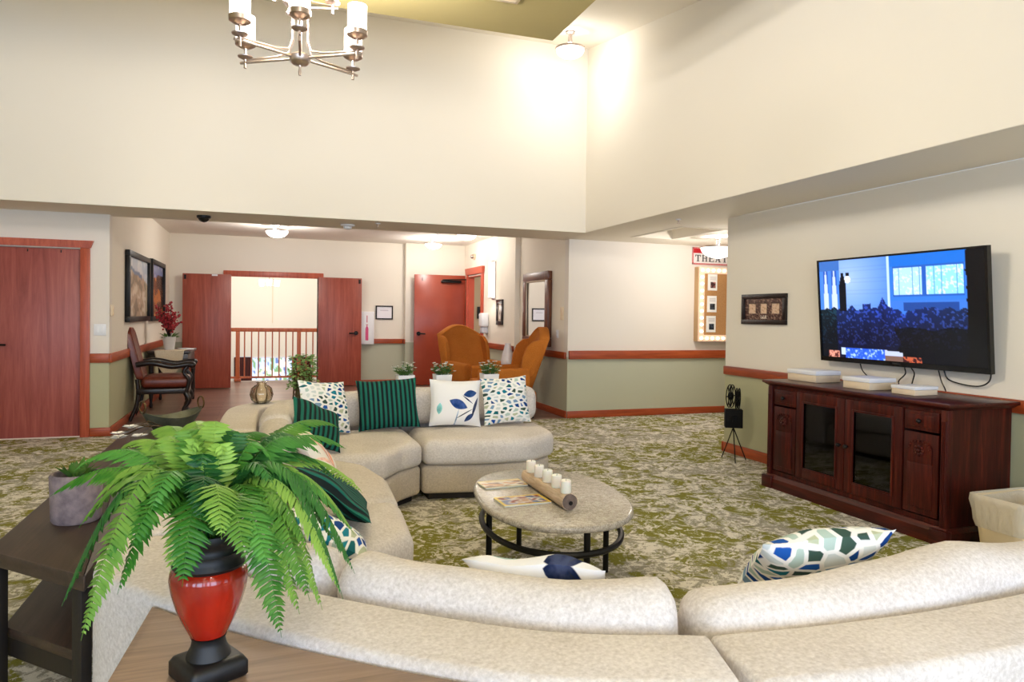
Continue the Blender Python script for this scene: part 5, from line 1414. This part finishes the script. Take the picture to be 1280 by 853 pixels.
# ------------------------------------------------------------------ things on the sofa ledge
def flower_pot(label,x,y,seed):
    t=thing('flower_pot',label,'potted flowers',(x,y,LED+.002),0,'white pots of white flowers on the far sofa ledge')
    def s4(h,z): return [(x+a,y+b,z) for a,b in fillet([(-h,-h),(h,-h),(h,h),(-h,h)],.01,3)]
    z=LED+.002
    MB().loft([s4(.062,z),s4(.078,z+.20),s4(.070,z+.20),s4(.062,z+.17)]).build('pot',M['white'],t,40)
    rnd=random.Random(seed); mb=MB();m2=MB();m3=MB()
    for k in range(46):
        a=rnd.uniform(0,2*pi);r=rnd.uniform(.01,.12);p0=Vector((x+.02*cos(a),y+.02*sin(a),z+.17));p2=Vector((x+r*cos(a),y+r*sin(a),z+.21+rnd.uniform(.02,.12)*(1-r*2)))
        mb.tube([p0,p2],.0022,4)
        blade(m3,p0.lerp(p2,.45),p0.lerp(p2,.45)+Vector((.05*cos(a+1),.05*sin(a+1),.02)),.014)
        blade(m3,p0.lerp(p2,.7),p0.lerp(p2,.7)+Vector((.045*cos(a-1),.045*sin(a-1),.015)),.012)
        if k%3!=2:
            for j in range(5):
                b=2*pi*j/5+a; blade(m2,p2,p2+Vector((.017*cos(b),.017*sin(b),.006)),.008)
    mb.build('stem',M['papergreen'],t); m2.build('petals',M['petal'],t); m3.build('foliage',M['smallleaf'],t)
flower_pot('leftmost white pot of small white flowers behind the green striped pillow',1.22,6.42,1)
flower_pot('middle white pot of bushy white flowers, before the red door',1.57,6.42,2)
flower_pot('rightmost white pot of white flowers, above the mosaic pillow',2.03,6.42,3)
t=thing('glass_vase','round smoky glass vase on the back left ledge of the sofa','vase',(-.02,6.20,LED+.002))
MB().lathe([(.001,0),(.045,0),(.075,.03),(.088,.075),(.075,.125),(.045,.15),(.035,.165),(.04,.178),(.036,.178),(.031,.165),(.040,.148),(.070,.122),(.082,.075),(.07,.034),(.042,.006),(.001,.006)],(-.02,6.20,LED+.002),32).build('bowl',M['glass'],t,60)
mb=MB()
for k in range(6):
    a=2*pi*k/6; mb.tube([(-.02+r*cos(a),6.20+r*sin(a),LED+z) for r,z in ((.05,.006),(.078,.032),(.091,.077),(.078,.128),(.047,.154))],.003,5)
mb.tube([(-.02+.043*cos(a),6.20+.043*sin(a),LED+.178) for a in [2*pi*j/20 for j in range(20)]],.003,5,True)
mb.build('wire_band',M['wire'],t)
t=thing('ivy_basket','wire basket of trailing ivy on the back ledge of the sofa','potted plant',(.30,6.38,LED+.002))
mb=MB(); bx,by=.32,6.40; z=LED+.004
for k in range(16):
    a=2*pi*k/16; mb.tube([(bx+.085*cos(a),by+.085*sin(a),z),(bx+.07*cos(a),by+.07*sin(a),z+.24)],.003,5)
for q in range(7):
    r=.085-.015*q/6; mb.tube([(bx+r*cos(a),by+r*sin(a),z+.003+.04*q) for a in [2*pi*j/20 for j in range(20)]],.0045,5,True)
mb.build('basket',M['wire'],t)
MB().lathe([(.001,0),(.066,0),(.06,.15),(.001,.15)],(bx,by,z+.004),20).build('liner',plain('moss_liner',(96,92,60),.9),t)
m3=MB();rnd=random.Random(9)
for k in range(430):
    a=rnd.uniform(0,2*pi);h=rnd.random();r=.05+.07*rnd.random()*(1-.2*h)
    p=Vector((bx+r*cos(a),by+r*sin(a)*.9,z+.10+.29*h)); blade(m3,p,p+Vector((.036*cos(a+rnd.uniform(-1,1)),.036*sin(a),rnd.uniform(-.02,.02))),.016)
m3.build('ivy_leaves',M['ivyleaf'],t)

# ================================================================== LIGHT, CAMERA
W=bpy.data.worlds.new('World'); SC.world=W; W.use_nodes=True
bg=W.node_tree.nodes['Background']; bg.inputs[0].default_value=(.80,.88,1,1); bg.inputs[1].default_value=.7
# daylight through the window wall behind the camera
for i,(a,b) in enumerate(((-5.2,-3.2),(-2.6,-.6),(0,2.0),(2.6,4.2))):
    light('AREA',((a+b)/2,-2.78,1.58),DAY,(.55,.72,1),None,b-a,1.7,(radians(90),0,0),'daylight')
# area light added below the closed atrium ceiling to brighten the atrium
light('AREA',(0,17.8,4.35),ATR,(1,.93,.84),None,6,3,(0,0,0),'atrium_fill')
light('AREA',(4.75,13.4,2.68),5,(1,.85,.65),None,.5,.5,(0,0,0),'hall_light')
cam=bpy.data.cameras.new('Camera'); co=bpy.data.objects.new('Camera',cam); COL.objects.link(co)
r0=Vector((0.94352532,-0.33101978,0.01363334)); r1=Vector((0.0074497,-0.01994223,-0.99977338)); r2=Vector((0.33121665,0.94341306,-0.01635))
co.matrix_world=Matrix.Translation((0,0,1.44))@Matrix((r0,-r1,-r2)).transposed().to_4x4()
cam.sensor_width=36; cam.lens=36*880.998/1280; cam.shift_y=-(426.5-409.027)/1280; cam.clip_start=.05
SC.camera=co
SC.view_settings.view_transform='Standard'; SC.view_settings.look='None'; SC.view_settings.gamma=1; SC.view_settings.use_curve_mapping=False
SC.view_settings.exposure=EXPO
SC.cycles.max_bounces=8; SC.cycles.diffuse_bounces=5; SC.cycles.glossy_bounces=4; SC.cycles.transmission_bounces=6; SC.cycles.transparent_max_bounces=8
SC.cycles.sample_clamp_indirect=6; SC.cycles.use_denoising=True; SC.cycles.caustics_reflective=False; SC.cycles.caustics_refractive=False
